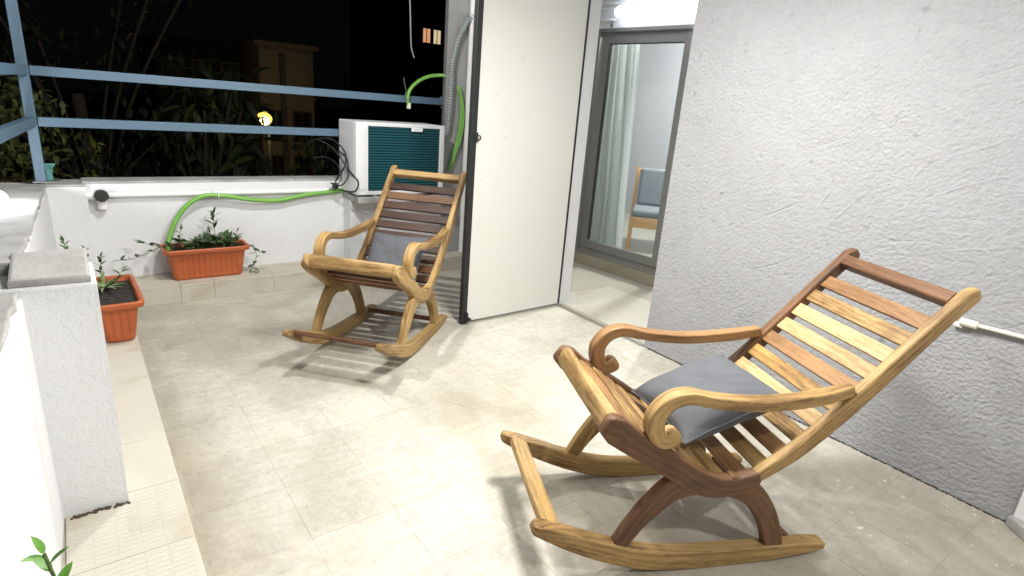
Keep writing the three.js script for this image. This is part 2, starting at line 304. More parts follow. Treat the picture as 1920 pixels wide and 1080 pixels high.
// ------------------------------------------------------------ the terrace floor and ledges
const wallX = z => 2.939 - 0.0171 * z;                 // the big wall's face, a degree off the tile grid
const inX = z => z > -2.04 ? -0.163 - 0.035 * (Math.min(z, -1) + 2.04) : -0.153 - 0.026 * (z + 4.7);      // inner face of the long parapet
{
  const floor = struct('floor');
  part('mortar_bed', prism([[-0.6, 2.2], [4.2, 2.2], [4.2, -5.1], [-0.6, -5.1]], -0.2, -0.001), M.bed, floor);
  const X = [0.14], Z = [-4.434]; for (let x = 0.2; x < 2.95; x += 0.3145) X.push(x); X.push(2.972);
  for (let z = -4.315; z < 0.75; z += 0.3275) Z.push(z);
  const tile = (x0, x1, z0, z1) => {
    const j = 0.0006, t = rr(-0.0003, 0.0003);
    const g = rbox(x1 - x0 - 2 * j, 0.02, z1 - z0 - 2 * j, (x0 + x1) / 2, -0.01 + t, (z0 + z1) / 2, 0.0005, 1); part('tile', g, M.tiles[Math.floor(rnd() * 3)], floor);
  };
  for (let i = 0; i < X.length - 1; i++) for (let k = 0; k < Z.length - 1; k++) if (X[i + 1] - X[i] > 0.02) tile(X[i], X[i + 1], Z[k], Z[k + 1]);
  part('cement_screed', prism([[0.14, Z.at(-1) + 0.002], [2.972, Z.at(-1) + 0.002], [2.972, 2.1], [0.14, 2.1]], -0.02, -0.001), M.tile, floor);
  // the lobby behind the door opening, with a thin raised slab over part of its floor
  part('lobby_floor', prism([[2.976, -1.7], [4.16, -1.7], [4.05, -5.0], [2.976, -5.0]], -0.03, -0.002), M.tile, floor);
  part('raised_slab', prism([[3.0, -2.2], [3.84, -2.2], [3.76, -3.43], [3.02, -3.46]], -0.02, 0.006, 0.002), std({ map: M.ledge.map, color: lin(1, 1, 1), roughness: 0.5, bumpMap: M.cementBump, bumpScale: 0.001 }), floor);
}
{ // raised ledge under the long parapet, tiles with a scored face, and the ledge of the far wall
  const a = thing('ledge', 'low cream tiled ledge running along the foot of the long left parapet', 'ledge');
  part('core', prism([[-0.3, 2.1], [0.158, 2.1], [0.158, -4.44], [-0.3, -4.44]], -0.01, 0.124), M.bed, a);
  const zs = []; for (let z = -4.426; z < 0.6; z += 0.3345) zs.push(z);
  for (let k = 0; k < zs.length - 1; k++) {
    const t = part('tile', rbox(0.165 + 0.16 - 0.003, 0.018, zs[k + 1] - zs[k] - 0.0014, 0.0025, 0.122 + rr(-0.0005, 0.0005), (zs[k] + zs[k + 1]) / 2, 0.003, 2), M.ledge, a);
    if (zs[k] > -2.1) { // fine scored lines, cut as ribs that stand proud
      const ribs = []; const z0 = zs[k] + 0.008, n = 15, st = (zs[k + 1] - zs[k] - 0.016) / n;
      for (let i = 0; i < n; i++) for (let q = 0; q < 5; q++) ribs.push(rbox(0.0592, 0.0016, st - 0.0013, -0.128 + q * 0.061 + 0.005, 0.1312, z0 + (i + 0.5) * st, 0.0008, 1));
      part('scored_face', merge(ribs), M.ledge, t).userData.kind = 'stuff';
    }
  }
  part('riser', rbox(0.012, 0.113, 5.6, 0.163, 0.0565, -1.62, 0.002), M.ledge, a);
  const b = thing('ledge', 'low cream tiled ledge along the foot of the far parapet under the planter', 'ledge');
  part('core', prism([[-0.16, -4.45], [2.99, -4.45], [2.99, -4.78], [-0.16, -4.78]], -0.01, 0.122), M.bed, b);
  const xs = [-0.152, 0.17]; xs.push(0.498, 0.712); for (let x = 1.128; x < 2.9; x += 0.42) xs.push(x); xs.push(2.985);
  for (let k = 0; k < xs.length - 1; k++) {
    part('tile', rbox(xs[k + 1] - xs[k] - 0.0012, 0.018, 0.325, (xs[k] + xs[k + 1]) / 2, 0.122, -4.5945, 0.003, 2), M.ledge, b);
    if (k > 0) part('riser', rbox(xs[k + 1] - xs[k] - 0.0012, 0.112, 0.014, (xs[k] + xs[k + 1]) / 2, 0.0565, -4.4385, 0.002, 1), M.ledge, b);
  }
}
// ------------------------------------------------------------ parapets, pillar, pier, column
function topSlab(pts, y0, y1, m, parent, name = 'coping') { // cement topping with a ragged hand-trowelled edge
  const out = []; for (let i = 0; i < pts.length; i++) { const a = pts[i], b = pts[(i + 1) % pts.length], l = Math.hypot(b[0] - a[0], b[1] - a[1]), n = Math.max(1, Math.round(l / 0.035)); for (let k = 0; k < n; k++) { const t = k / n, o = k ? 0.010 * N(a[0] * 9 + k * 0.9, a[1] * 7, 5.5) : 0; const nx = -(b[1] - a[1]) / l, nz = (b[0] - a[0]) / l; out.push([mix(a[0], b[0], t) + nx * o, mix(a[1], b[1], t) + nz * o]); } }
  return part(name, prism(out, y0, y1, 0.006), m, parent);
}
{
  const a = thing('parapet_wall', 'long white parapet on the left with a rough grey cement top', 'parapet');
  const near = [[inX(-2.039), -2.16], [inX(-2.039), -2.03], [inX(-1), -1], [inX(2.2), 2.2], [-0.5, 2.2], [-0.45, -2.16]], far = [[-0.153, -4.96], [inX(-2.16), -2.16], [-0.45, -2.16], [-0.41, -4.96]];
  part('plaster_face', prism(near, -0.15, 0.878, 0.004), M.white, a);
  part('plaster_face', prism(far, -0.15, 0.778, 0.004), M.white, a);
  topSlab([[inX(-2.039) - 0.008, -2.165], [inX(-2.039) - 0.008, -2.03], [inX(-1) - 0.008, -1], [inX(2.2) - 0.008, 2.2], [-0.5, 2.2], [-0.448, -2.165]], 0.876, 0.897, M.concrete, a);
  topSlab([[-0.158, -4.75], [inX(-2.3) - 0.006, -2.25], [-0.448, -2.25], [-0.408, -4.75]], 0.776, 0.80, M.concrete, a);
  topSlab([[-0.174, -2.2], [-0.174, -2.29], [-0.46, -2.30], [-0.46, -2.21]], 0.76, 0.945, M.concrete, a, 'cement_kerb');
  const b = thing('parapet_pillar', 'white plastered pillar stub with grey cement top beside the small planter', 'pillar');
  part('plaster_face', prism([[-0.22, -2.042], [0.013, -2.035], [0.01, -2.29], [-0.22, -2.29]], 0.12, 0.905, 0.008), M.white, b);
  { const g = prism([[-0.19, -2.053], [0.001, -2.047], [-0.001, -2.28], [-0.19, -2.28]], 0.9, 0.926, 0.009); const p = g.attributes.position; for (let i = 0; i < p.count; i++) p.setY(i, p.getY(i) + (p.getY(i) > 0.915 ? (-2.034 - p.getZ(i)) * 0.13 : 0) + 0.004 * N(p.getX(i) * 20, p.getZ(i) * 20, 3)); g.computeVertexNormals(); part('coping', g, M.concrete, b); }
  { // dirt and broken plaster at its foot
    const gs = []; for (let i = 0; i < 60; i++) { const t = rnd(), g = new THREE.IcosahedronGeometry(rr(0.002, 0.007), 0); g.translate(mix(-0.145, 0.012, t), 0.133, -2.031 + rr(0, 0.012)); gs.push(g); }
    part('rubble', merge(gs), M.dirt, b).userData.kind = 'stuff';
  }
  const c = thing('parapet_wall', 'low white far parapet with the grey pipe, below the blue railing', 'parapet');
  part('plaster_face', prism([[0.03, -4.752], [2.73, -4.752], [2.83, -4.96], [0.03, -4.96]], -0.15, 0.792, 0.004), M.white, c);
  topSlab([[0.03, -4.762], [2.73, -4.762], [2.83, -4.965], [0.03, -4.965]], 0.79, 0.808, M.concrete, c);
  const d = thing('corner_pier', 'white plastered corner pier where the two parapets meet under the blue post', 'pier');
  part('plaster_face', prism([[-0.158, -4.712], [0.047, -4.70], [0.049, -4.955], [-0.158, -4.955]], 0.12, 0.782, 0.006), M.white, d);
  topSlab([[-0.16, -4.715], [0.042, -4.705], [0.045, -4.958], [-0.2, -4.958]], 0.781, 0.797, M.concrete, d);
  const e = thing('stub_wall', 'short white wall block carrying the air conditioner behind the far chair', 'wall');
  part('plaster_face', prism([[1.80, -4.60], [2.66, -4.60], [2.66, -4.75], [1.80, -4.75]], 0.12, 0.655, 0.004), M.white, e);
  part('bracket_slab', rbox(0.84, 0.05, 0.33, 2.22, 0.682, -4.585, 0.004), M.concrete, e);
  const f = thing('corner_column', 'white column at the far corner carrying pipes beside the open door', 'column');
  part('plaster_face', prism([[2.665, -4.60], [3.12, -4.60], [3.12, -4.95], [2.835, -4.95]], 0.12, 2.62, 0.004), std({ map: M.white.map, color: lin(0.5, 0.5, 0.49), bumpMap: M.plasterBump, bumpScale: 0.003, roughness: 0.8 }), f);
  part('groove', rbox(0.006, 1.1, 0.004, 2.745, 2.1, -4.599, 0.001), M.bed, f);
}
{ // the big rough wall, the wall beyond the door, the end pier by the camera
  const a = thing('plaster_wall', 'tall grey wall of coarse trowelled plaster on the right', 'wall');
  part('plaster_face', prism([[wallX(-2.33), -2.33], [wallX(-0.3), -0.3], [wallX(2.2), 2.2], [3.2, 2.2], [3.13, -2.33]], 0.004, 2.62, 0.003), M.roughWall, a);
  { // crumbling dark joint along the foot
    const gs = []; for (let i = 0; i < 420; i++) { const z = rr(-2.3, -0.3), r = rr(0.002, 0.006) * (0.7 + 0.6 * Math.abs(N(z * 6, 3))), g = new THREE.IcosahedronGeometry(r, 0); g.scale(1, 0.6, rr(1, 2.5)); g.translate(wallX(z) - rr(-0.001, 0.006), 0.002, z); gs.push(g); }
    part('crumbled_joint', merge(gs), M.dirt, a).userData.kind = 'stuff';
  }
  const b = thing('plaster_wall', 'white wall hidden behind the open door leaf', 'wall');
  part('plaster_face', prism([[2.995, -3.27], [3.13, -3.27], [3.13, -4.60], [3.0, -4.60]], -0.1, 2.62), M.white, b);
  part('lintel', prism([[wallX(-2.33) + 0.004, -2.33], [3.126, -2.33], [3.126, -3.27], [2.999, -3.27]], 2.36, 2.615), M.white, b);
  const c = thing('end_pier', 'white wall edge with sloping cement foot in the lower right corner', 'wall');
  part('plaster_face', prism([[wallX(-0.3) - 0.018, -0.305], [3.1, -0.305], [3.1, -0.24], [2.70, 0.12], [2.70, 0.4], [2.89, 0.4]], 0.035, 2.6, 0.006), M.smoothWhite, c);
  { const g = prism([[2.92, -0.318], [3.05, -0.318], [3.05, 0.5], [2.62, 0.5], [2.60, 0.06]], -0.004, 0.05, 0.012); part('cement_foot', g, M.concrete, c); }
}
{
  const b = thing('house_wall', 'white wall added behind the camera to bounce fill light', 'wall');  // unseen wall, added to reflect fill light onto the pillar
  part('plaster_face', prism([[-0.5, 2.2], [3.3, 2.2], [3.3, 2.35], [-0.5, 2.35]], -0.2, 2.62), M.white, b);
}
{ // ceiling slab that the pendant hangs from (above the frame)
  const c = struct('ceiling');
  part('slab', prism([[-0.5, 2.2], [4.3, 2.2], [4.3, -5.05], [-0.5, -5.05]], 2.622, 2.76), M.smoothWhite, c);
}
// ------------------------------------------------------------ lobby wall with the sliding glazed door, and the room behind
const GO = V(4.07, 0, -4.364), GA = Math.atan2(0.1045, 0.9945);     // local +z runs along the glazed wall, local +x into the room
{
  const w = thing('house_wall', 'smooth white wall around the sliding glass door in the lobby', 'wall', [GO.x, 0, GO.z], GA);
  const bx = (x0, x1, y0, y1, z0, z1) => prism([[x0, z0], [x1, z0], [x1, z1], [x0, z1]], y0, y1);
  part('plaster_face', merge([bx(0, 0.16, 0.12, 2.62, -0.75, 0.098), bx(0, 0.16, 2.24, 2.62, 0.098, 2.0), bx(0, 0.16, 0.12, 2.62, 2.0, 2.8)]), M.smoothWhite, w);
  part('sill', rbox(0.2, 0.112, 3.5, 0.085, 0.056, 1.05, 0.006), std({ map: M.ledge.map, color: lin(0.62, 0.6, 0.52), roughness: 0.6 }), w);
  const d = thing('sliding_door', 'sliding glass door with dark grey aluminium frame in the lobby', 'door', [GO.x, 0, GO.z], GA);
  const fr = (x, dx, z0, z1, y0, y1, t, name, parent, m = M.alu) => part(name, merge([rbox(dx, y1 - y0, t, x, (y0 + y1) / 2, z0 + t / 2, 0.003), rbox(dx, y1 - y0, t, x, (y0 + y1) / 2, z1 - t / 2, 0.003), rbox(dx - 0.002, t, z1 - z0 - 2 * t, x, y1 - t / 2, (z0 + z1) / 2, 0.003), rbox(dx - 0.002, t, z1 - z0 - 2 * t, x, y0 + t / 2, (z0 + z1) / 2, 0.003)]), m, parent);
  fr(0.055, 0.13, 0.1, 1.99, 0.114, 2.238, 0.032, 'outer_frame', d);
  for (const x of [0.008, 0.05, 0.092]) part('track', rbox(0.006, 0.022, 1.82, x, 0.157, 1.045, 0.002), M.alu, d);
  for (const x of [0.02, 0.07]) part('head_lip', rbox(0.006, 0.03, 1.82, x, 2.193, 1.045, 0.002), M.alu, d);
  const s1 = fr(0.03, 0.034, 0.155, 1.11, 0.172, 2.195, 0.085, 'sash', d);
  part('gasket', merge([rbox(0.04, 1.845, 0.006, 0.03, 2.027 - 0.84, 0.243, 0.001), rbox(0.04, 0.006, 0.775, 0.03, 2.107, 0.634, 0.001)]), M.black, s1);
  part('glass_pane', rbox(0.006, 1.86, 0.79, 0.03, 1.185, 0.6325, 0.001), phy({ color: lin(0.93, 0.96, 0.96), roughness: 0.02, transmission: 1, thickness: 0, ior: 1.5, side: THREE.DoubleSide }), s1);
  const s2 = fr(0.075, 0.034, 1.03, 1.955, 0.172, 2.195, 0.085, 'sash', d);
  part('glass_pane', rbox(0.006, 1.86, 0.76, 0.075, 1.185, 1.4925, 0.001), phy({ color: lin(0.93, 0.96, 0.96), roughness: 0.02, transmission: 1, thickness: 0, side: THREE.DoubleSide }), s2);
  // tube light above the door
  const t = thing('tube_light', 'bright white tube light mounted above the sliding glass door', 'light', [GO.x, 0, GO.z], GA);
  part('batten', rbox(0.03, 0.075, 1.22, -0.017, 2.362, 0.93, 0.006), M.pvc, t);
  const gl = new THREE.CapsuleGeometry(0.05, 1.1, 6, 20); gl.rotateX(Math.PI / 2); gl.translate(-0.068, 2.358, 0.93);
  part('glowing_tube', gl, glow(TUBE.color, 6), t);
  const L = new THREE.RectAreaLight(lin(...TUBE.color), TUBE.power, 1.1, 0.09); L.position.set(-0.118, 2.345, 0.93); t.add(L); L.lookAt(new THREE.Vector3(-1.1, 1.2, 0.93).applyAxisAngle(V(0, 1, 0), GA).add(GO));
  // conduits beside the tube
  const c = thing('conduit', 'thin white cable conduits on the wall left of the tube light', 'conduit', [GO.x, 0, GO.z], GA);
  for (const y of [2.455, 2.405]) part('pipe', tube([[-0.012, y, -0.6], [-0.012, y, 0.0], [-0.012, y - 0.004, 0.318]], 0.011, 20, 10), M.pvc, c);
  const cs = []; for (let z = -0.3; z < 0.3; z += 0.0125) { const g = new THREE.TorusGeometry(0.0125, 0.0035, 6, 12); g.translate(-0.017, 2.305, z); cs.push(g); } cs.push(new THREE.CylinderGeometry(0.011, 0.011, 0.6, 12).rotateX(Math.PI / 2).translate(-0.017, 2.305, 0));
  part('corrugated_hose', merge(cs), M.pvc, c);
  part('clip', rbox(0.012, 0.03, 0.02, -0.006, 2.262, 0.25, 0.003), M.alu, c);
}
{ // the lit room behind the glass
  const r = struct('indoor_room', [GO.x, 0, GO.z]); r.rotation.y = GA;
  const bx = (x0, x1, y0, y1, z0, z1) => prism([[x0, z0], [x1, z0], [x1, z1], [x0, z1]], y0, y1);
  const paint = std({ color: lin(0.36, 0.365, 0.385), roughness: 0.85, bumpMap: M.plasterBump, bumpScale: 0.001 });
  part('floor', bx(0.16, 3.4, -0.1, 0.1, -2.2, 2.8), std({ map: M.ledge.map, color: lin(0.75, 0.78, 0.78), roughness: 0.3 }), r);
  part('wall', bx(2.6, 2.75, 0.1, 2.6, -2.2, 2.8), paint, r); part('wall', bx(0.16, 2.6, 0.1, 2.6, -2.3, -2.2), paint, r); part('wall', bx(0.16, 2.6, 0.1, 2.6, 2.7, 2.8), paint, r);
  part('wall', bx(0.161, 0.2, 0.1, 2.6, -2.2, -0.75), paint, r);
  part('ceiling', bx(0.16, 3.4, 2.6, 2.618, -2.3, 2.8), M.smoothWhite, r);
  part('brown_block', bx(2.35, 2.6, 0.1, 2.6, 0.02, 1.6), std({ color: lin(0.3, 0.285, 0.27), roughness: 0.85 }), r);  // plain grey-brown block against the back wall
  const lp = thing('ceiling_lamp', 'round white ceiling lamp of the lit room behind the glass door', 'lamp', [GO.x + 1.5, 2.6, GO.z + 0.6]);
  part('base', cyl(0.09, 0.09, 0.02, 0, -0.01, 0), M.pvc, lp);
  const sp = new THREE.SphereGeometry(0.11, 24, 16); sp.translate(0, -0.13, 0); part('globe', sp, glow(ROOM.color, 3), lp);
  const pl = new THREE.PointLight(lin(...ROOM.color), ROOM.power, 0, 2); pl.position.set(0, -0.13, 0); pl.castShadow = true; pl.shadow.radius = 5; lp.add(pl);
  // sheer curtain
  const P = [], U = [], I = [], nx = 120, ny = 14;
  for (let j = 0; j <= ny; j++) for (let i = 0; i <= nx; i++) {
    const s = i / nx, v = j / ny, y = 0.12 + 2.2 * v, open = 1 + 0.25 * (1 - v);
    const z = -0.22 + (s * 0.5 + 0.012 * Math.sin(s * 60 + 3)) * open + 0.01 * N(s * 5, v * 3, 2), x = 0.3 + 0.034 * Math.sin(s * 40 + 3 * N(s * 4, v * 0.6, 1) + 0.8 * Math.sin(v * 2)) * (0.7 + 0.7 * N(s * 7, v * 1.0, 5)) + 0.03 * N(s * 3, v * 2, 8);
    P.push(x, y, z); U.push(s, y);
  }
  for (let j = 0; j < ny; j++) for (let i = 0; i < nx; i++) { const k = j * (nx + 1) + i; I.push(k, k + nx + 1, k + 1, k + 1, k + nx + 1, k + nx + 2); }
  const g = new THREE.BufferGeometry(); g.setAttribute('position', new THREE.Float32BufferAttribute(P, 3)); g.setAttribute('uv', new THREE.Float32BufferAttribute(U, 2)); g.setIndex(I); g.computeVertexNormals();
  const c = thing('curtain', 'pale grey-green pleated sheer curtain behind the glass door', 'curtain', [GO.x, 0, GO.z], GA);
  part('cloth', g, phy({ color: lin(0.42, 0.45, 0.43), roughness: 0.95, transmission: 0.3, thickness: 0, side: THREE.DoubleSide }), c);
  const hem = g.clone(), hp = hem.attributes.position; for (let k = 0; k < hp.count; k++) { const i = k % (nx + 1), b = Math.floor(k / (nx + 1)) * (nx + 1) + nx, s = i / nx; hp.setXYZ(k, P[3 * b] - 0.03 + 0.014 * Math.sin(s * 9), P[3 * b + 1], P[3 * b + 2] + s * 0.075); } hem.computeVertexNormals();
  part('bright_hem', hem, std({ color: lin(0.88, 0.89, 0.88), roughness: 0.9 }), c);
  part('curtain_rod', new THREE.CylinderGeometry(0.012, 0.012, 2.2, 12).rotateX(Math.PI / 2).translate(0.3, 2.33, 0.8), M.alu, c);
}
{ // wooden chair with grey-blue cushions, seen through the glass
  const c = thing('dining_chair', 'wooden chair with grey-blue cushions standing indoors behind the glass door', 'chair', [5.05, 0.1, -4.09], Math.atan2(-0.77, 0.64));
  const w = woodMat([0.56, 0.33, 0.13], [0.36, 0.18, 0.06], 77.5);
  for (const s of [-1, 1]) {
    part('leg', member([{ p: [s * 0.23, 0, 0.23], w: 0.04, d: 0.04 }, { p: [s * 0.23, 0.36, 0.23], w: 0.045, d: 0.045 }], [1, 0, 0], { n: 10, cap: 0.05 }), w, c);
    part('back_post', member([{ p: [s * 0.24, 0, -0.26], w: 0.04, d: 0.045 }, { p: [s * 0.24, 0.4, -0.24], w: 0.05, d: 0.045 }, { p: [s * 0.24, 0.84, -0.33], w: 0.045, d: 0.04 }], [1, 0, 0], { n: 14, cap: 0.1 }), w, c);
    part('side_rail', member([{ p: [s * 0.232, 0.31, 0.21], w: 0.1, d: 0.025 }, { p: [s * 0.232, 0.31, -0.22], w: 0.1, d: 0.025 }], [1, 0, 0], { n: 10, cap: 0.05 }), w, c);
  }
  part('front_rail', rbox(0.42, 0.11, 0.03, 0, 0.31, 0.23, 0.006), w, c); part('top_rail', rbox(0.43, 0.07, 0.03, 0, 0.8, -0.325, 0.008), w, c);
  const cu = std({ color: lin(0.13, 0.15, 0.17), roughness: 0.9, bumpMap: M.cementBump, bumpScale: 0.004 });
  part('seat_cushion', rbox(0.47, 0.08, 0.46, 0, 0.405, 0.005, 0.035, 5), cu, c);
  const bc = rbox(0.42, 0.42, 0.09, 0, 0, 0, 0.04, 5); bc.rotateX(-0.2); bc.translate(0, 0.64, -0.235); part('back_cushion', bc, cu, c);
}
// ------------------------------------------------------------ the open door leaf, its bolts and the track in the threshold
{
  const ang = Math.atan2(0.028, 0.93);
  const d = thing('metal_door', 'open off-white sheet metal door standing at right angles to the wall', 'door', [2.99, 0, -3.25], 0); d.rotation.y = ang;
  // local x from 0 (hinge) to -0.935 (free edge)
  part('sheet', rbox(0.875, 2.27, 0.022, -0.452, 1.157, 0, 0.002), M.doorSheet, d);
  part('edge_frame', rbox(0.042, 2.30, 0.04, -0.913, 1.158, -0.002, 0.003), M.black, d);
  part('hinge_gap_strip', rbox(0.014, 2.27, 0.03, -0.007, 1.157, 0.002, 0.002), M.black, d);  // black strip standing for the shadow gap along the hinge side
  part('top_frame', rbox(0.875, 0.02, 0.026, -0.452, 2.303, 0, 0.002), M.black, d);
  const bl = (y, h) => { const g = [rbox(0.02, h, 0.016, -0.9, y, 0.026, 0.004)]; return part('bolt', merge(g), M.black, d); };
  const b1 = bl(1.29, 0.06); part('ring', new THREE.TorusGeometry(0.014, 0.0045, 8, 18).translate(-0.888, 1.287, 0.036), M.black, b1);
  const b2 = bl(0.055, 0.075); part('knob', new THREE.CylinderGeometry(0.011, 0.011, 0.03, 12).rotateX(Math.PI / 2).translate(-0.893, 0.05, 0.045), M.black, b2);
  const t = thing('threshold_track', 'flat metal track across the floor of the door opening', 'track');
  const ln = (o, w, y0, y1) => prism([[wallX(-3.24) + o, -3.24], [wallX(-3.24) + o + w, -3.24], [wallX(-2.335) + o + w, -2.335], [wallX(-2.335) + o, -2.335]], y0, y1, 0.001);
  part('base_plate', ln(-0.012, 0.06, -0.004, 0.0025), M.steel, t);
  for (const o of [-0.012, 0.012, 0.04]) part('ridge', ln(o, 0.006, 0.002, 0.011), M.steel, t);
}
// ------------------------------------------------------------ blue railing
{
  const r = thing('railing', 'blue painted steel railing of square tubes above both parapets', 'railing');
  const post = rbox(0.058, 1.9, 0.058, -0.182, 1.75, -4.85, 0.005); part('post', post, M.blue, r);
  part('base_plate', rbox(0.14, 0.008, 0.12, -0.155, 0.803, -4.84, 0.002), M.alu, r);
  for (const [y, h] of [[1.484, 0.058], [1.177, 0.058]]) {
    part('rail', rbox(2.93, h, 0.05, 1.315, y, -4.845, 0.004), M.blue, r);
    const g = rbox(0.05, h, 5.4, 0, 0, 2.7, 0.004); g.rotateY(-0.09); g.translate(-0.183, y, -4.82); part('rail', g, M.blue, r);
  }
  part('end_plate', rbox(0.012, 0.1, 0.08, 2.778, 1.478, -4.845, 0.002), M.alu, r);
  // scrap of teal plastic tied to the post
  const P = [], I = []; for (let j = 0; j <= 6; j++) for (let i = 0; i <= 4; i++) P.push(i * 0.014 + 0.01 * N(i * 0.8, j * 0.7, 3) + (j > 4 ? 0.02 * (i - 2) * (j - 4) * 0.5 : 0), j * 0.024 * (1 + 0.2 * N(i * 2, j, 1)), 0.012 * N(i * 1.1, j * 0.9, 7));
  for (let j = 0; j < 6; j++) for (let i = 0; i < 4; i++) { const k = j * 5 + i; I.push(k, k + 1, k + 5, k + 1, k + 6, k + 5); }
  const g = new THREE.BufferGeometry(); g.setAttribute('position', new THREE.Float32BufferAttribute(P, 3)); g.setIndex(I); g.computeVertexNormals(); g.scale(0.6, 0.75, 1); g.translate(-0.15, 0.81, -4.83);
  const s = solo('plastic_scrap', g, std({ color: lin(0.03, 0.14, 0.13), roughness: 0.5, side: THREE.DoubleSide }), 'torn teal plastic scrap caught at the foot of the blue post', 'scrap');
}
// ------------------------------------------------------------ pipes, hoses, cables
{
  const p = thing('drain_pipe', 'white plastic pipe along the far parapet with a black disc for its dark open end', 'pipe');
  part('pipe', tube([[0.1, 0.722, -4.728], [0.9, 0.718, -4.73], [1.8, 0.722, -4.73]], 0.019, 30, 14), M.pvc, p);
  part('clamp', rbox(0.02, 0.05, 0.05, 0.8, 0.718, -4.732, 0.004), M.pvc, p);
  const f = part('tee_fitting', merge([new THREE.CylinderGeometry(0.042, 0.042, 0.075, 24, 1, true).rotateX(Math.PI / 2).translate(0.122, 0.724, -4.715), new THREE.CylinderGeometry(0.03, 0.03, 0.1, 18).rotateZ(Math.PI / 2).translate(0.085, 0.722, -4.728), new THREE.CylinderGeometry(0.03, 0.03, 0.08, 18).translate(0.122, 0.67, -4.728)]), M.pvc, p);
  part('black_opening_disc', new THREE.CylinderGeometry(0.037, 0.037, 0.012, 24).rotateX(Math.PI / 2).translate(0.122, 0.724, -4.682), M.black, f);  // solid black disc for the shade inside the open pipe
  const h = thing('garden_hose', 'bright green garden hose curving from the far planter along the parapet', 'hose');
  part('hose', tube([[0.462, 0.335, -4.62], [0.479, 0.40, -4.65], [0.535, 0.53, -4.68], [0.619, 0.64, -4.69], [0.735, 0.705, -4.695], [0.87, 0.702, -4.695], [1.05, 0.668, -4.70], [1.25, 0.653, -4.71], [1.456, 0.686, -4.715], [1.79, 0.722, -4.715]], 0.017, 120, 14), M.hose, h);
  part('clip', new THREE.TorusGeometry(0.021, 0.004, 8, 18).rotateY(Math.PI / 2).translate(0.83, 0.709, -4.696), M.pvc, h);
  const a = thing('garden_hose', 'short green hose arching over the upper blue rail by the column', 'hose');
  part('hose', tube([[2.415, 1.43, -4.80], [2.405, 1.49, -4.80], [2.43, 1.57, -4.80], [2.52, 1.655, -4.78], [2.64, 1.70, -4.74], [2.75, 1.69, -4.66], [2.80, 1.58, -4.59], [2.82, 1.42, -4.575], [2.80, 1.2, -4.575], [2.75, 1.02, -4.58], [2.72, 0.9, -4.585]], 0.0155, 100, 12), M.hose, a);
  part('nozzle', cyl(0.018, 0.0185, 0.05, 2.417, 1.43, -4.80), M.hoseEnd, a);
  const b = thing('garden_hose', 'green hose loop hanging on the column beside the air conditioner', 'hose');
  part('hose', tube([[2.79, 1.62, -4.575], [2.835, 1.40, -4.565], [2.82, 1.2, -4.565], [2.765, 1.03, -4.57], [2.74, 0.94, -4.575]], 0.011, 50, 10), M.hose, b);
  const c = thing('corrugated_pipe', 'grey corrugated flexible pipe bending down the column', 'pipe');
  const cv = new THREE.CatmullRomCurve3([[2.93, 2.24, -4.57], [2.82, 2.128, -4.57], [2.745, 1.97, -4.57], [2.705, 1.80, -4.57], [2.70, 1.54, -4.57], [2.682, 1.27, -4.575], [2.67, 1.16, -4.6]].map(q => V(...q)));
  const rings = []; const n = 52; for (let i = 0; i < n; i++) { const t = i / (n - 1), q = cv.getPointAt(t), g = new THREE.TorusGeometry(0.0205, 0.0062, 6, 14); g.applyQuaternion(new THREE.Quaternion().setFromUnitVectors(V(0, 0, 1), cv.getTangentAt(t))); g.translate(q.x, q.y, q.z); rings.push(g); }
  part('rings', merge(rings), M.corr, c); part('tube', new THREE.TubeGeometry(cv, 60, 0.0165, 10), M.corr, c);
  const d = thing('downpipe', 'straight white pipe running down the column next to the door edge', 'pipe');
  part('pipe', cyl(0.026, 0.026, 2.46, 2.885, 1.36, -4.572), M.pvc, d);
  const w = solo('hanging_wire', tube([[2.40, 2.62, -4.86], [2.435, 2.3, -4.86], [2.45, 2.05, -4.86], [2.462, 1.9, -4.86], [2.49, 1.83, -4.86]], 0.006, 40, 8), std({ color: lin(0.3, 0.3, 0.31), roughness: 0.5 }), 'loose grey wire end hanging above the upper rail', 'wire');
  const tw = solo('tie_wire', tube([[2.42, 1.46, -4.78], [2.40, 1.48, -4.79], [2.38, 1.51, -4.80], [2.39, 1.55, -4.80], [2.37, 1.6, -4.79], [2.36, 1.66, -4.79]], 0.0045, 40, 6), std({ color: lin(0.1, 0.14, 0.1), roughness: 0.6 }), 'thin wire tying the short green hose to the upper rail', 'wire');
  const cl = thing('wall_conduit', 'cream plastic conduit pipe along the rough wall behind the near chair', 'conduit');
  part('pipe', tube([[2.93, 0.776, -0.655], [2.925, 0.787, -0.3], [2.915, 0.80, 0.6]], 0.009, 20, 12), M.pvcCream, cl);
  part('socket', new THREE.CylinderGeometry(0.0165, 0.0165, 0.06, 16).rotateX(Math.PI / 2).translate(2.93, 0.776, -0.65), M.pvcCream, cl);
  part('wall_hole', new THREE.IcosahedronGeometry(0.022, 1).scale(0.35, 1, 1.2).translate(2.948, 0.768, -0.668), M.bed, cl);
  part('stub', new THREE.CylinderGeometry(0.013, 0.013, 0.03, 14).rotateX(Math.PI / 2).translate(2.938, 0.757, -0.685), M.pvc, cl);
}
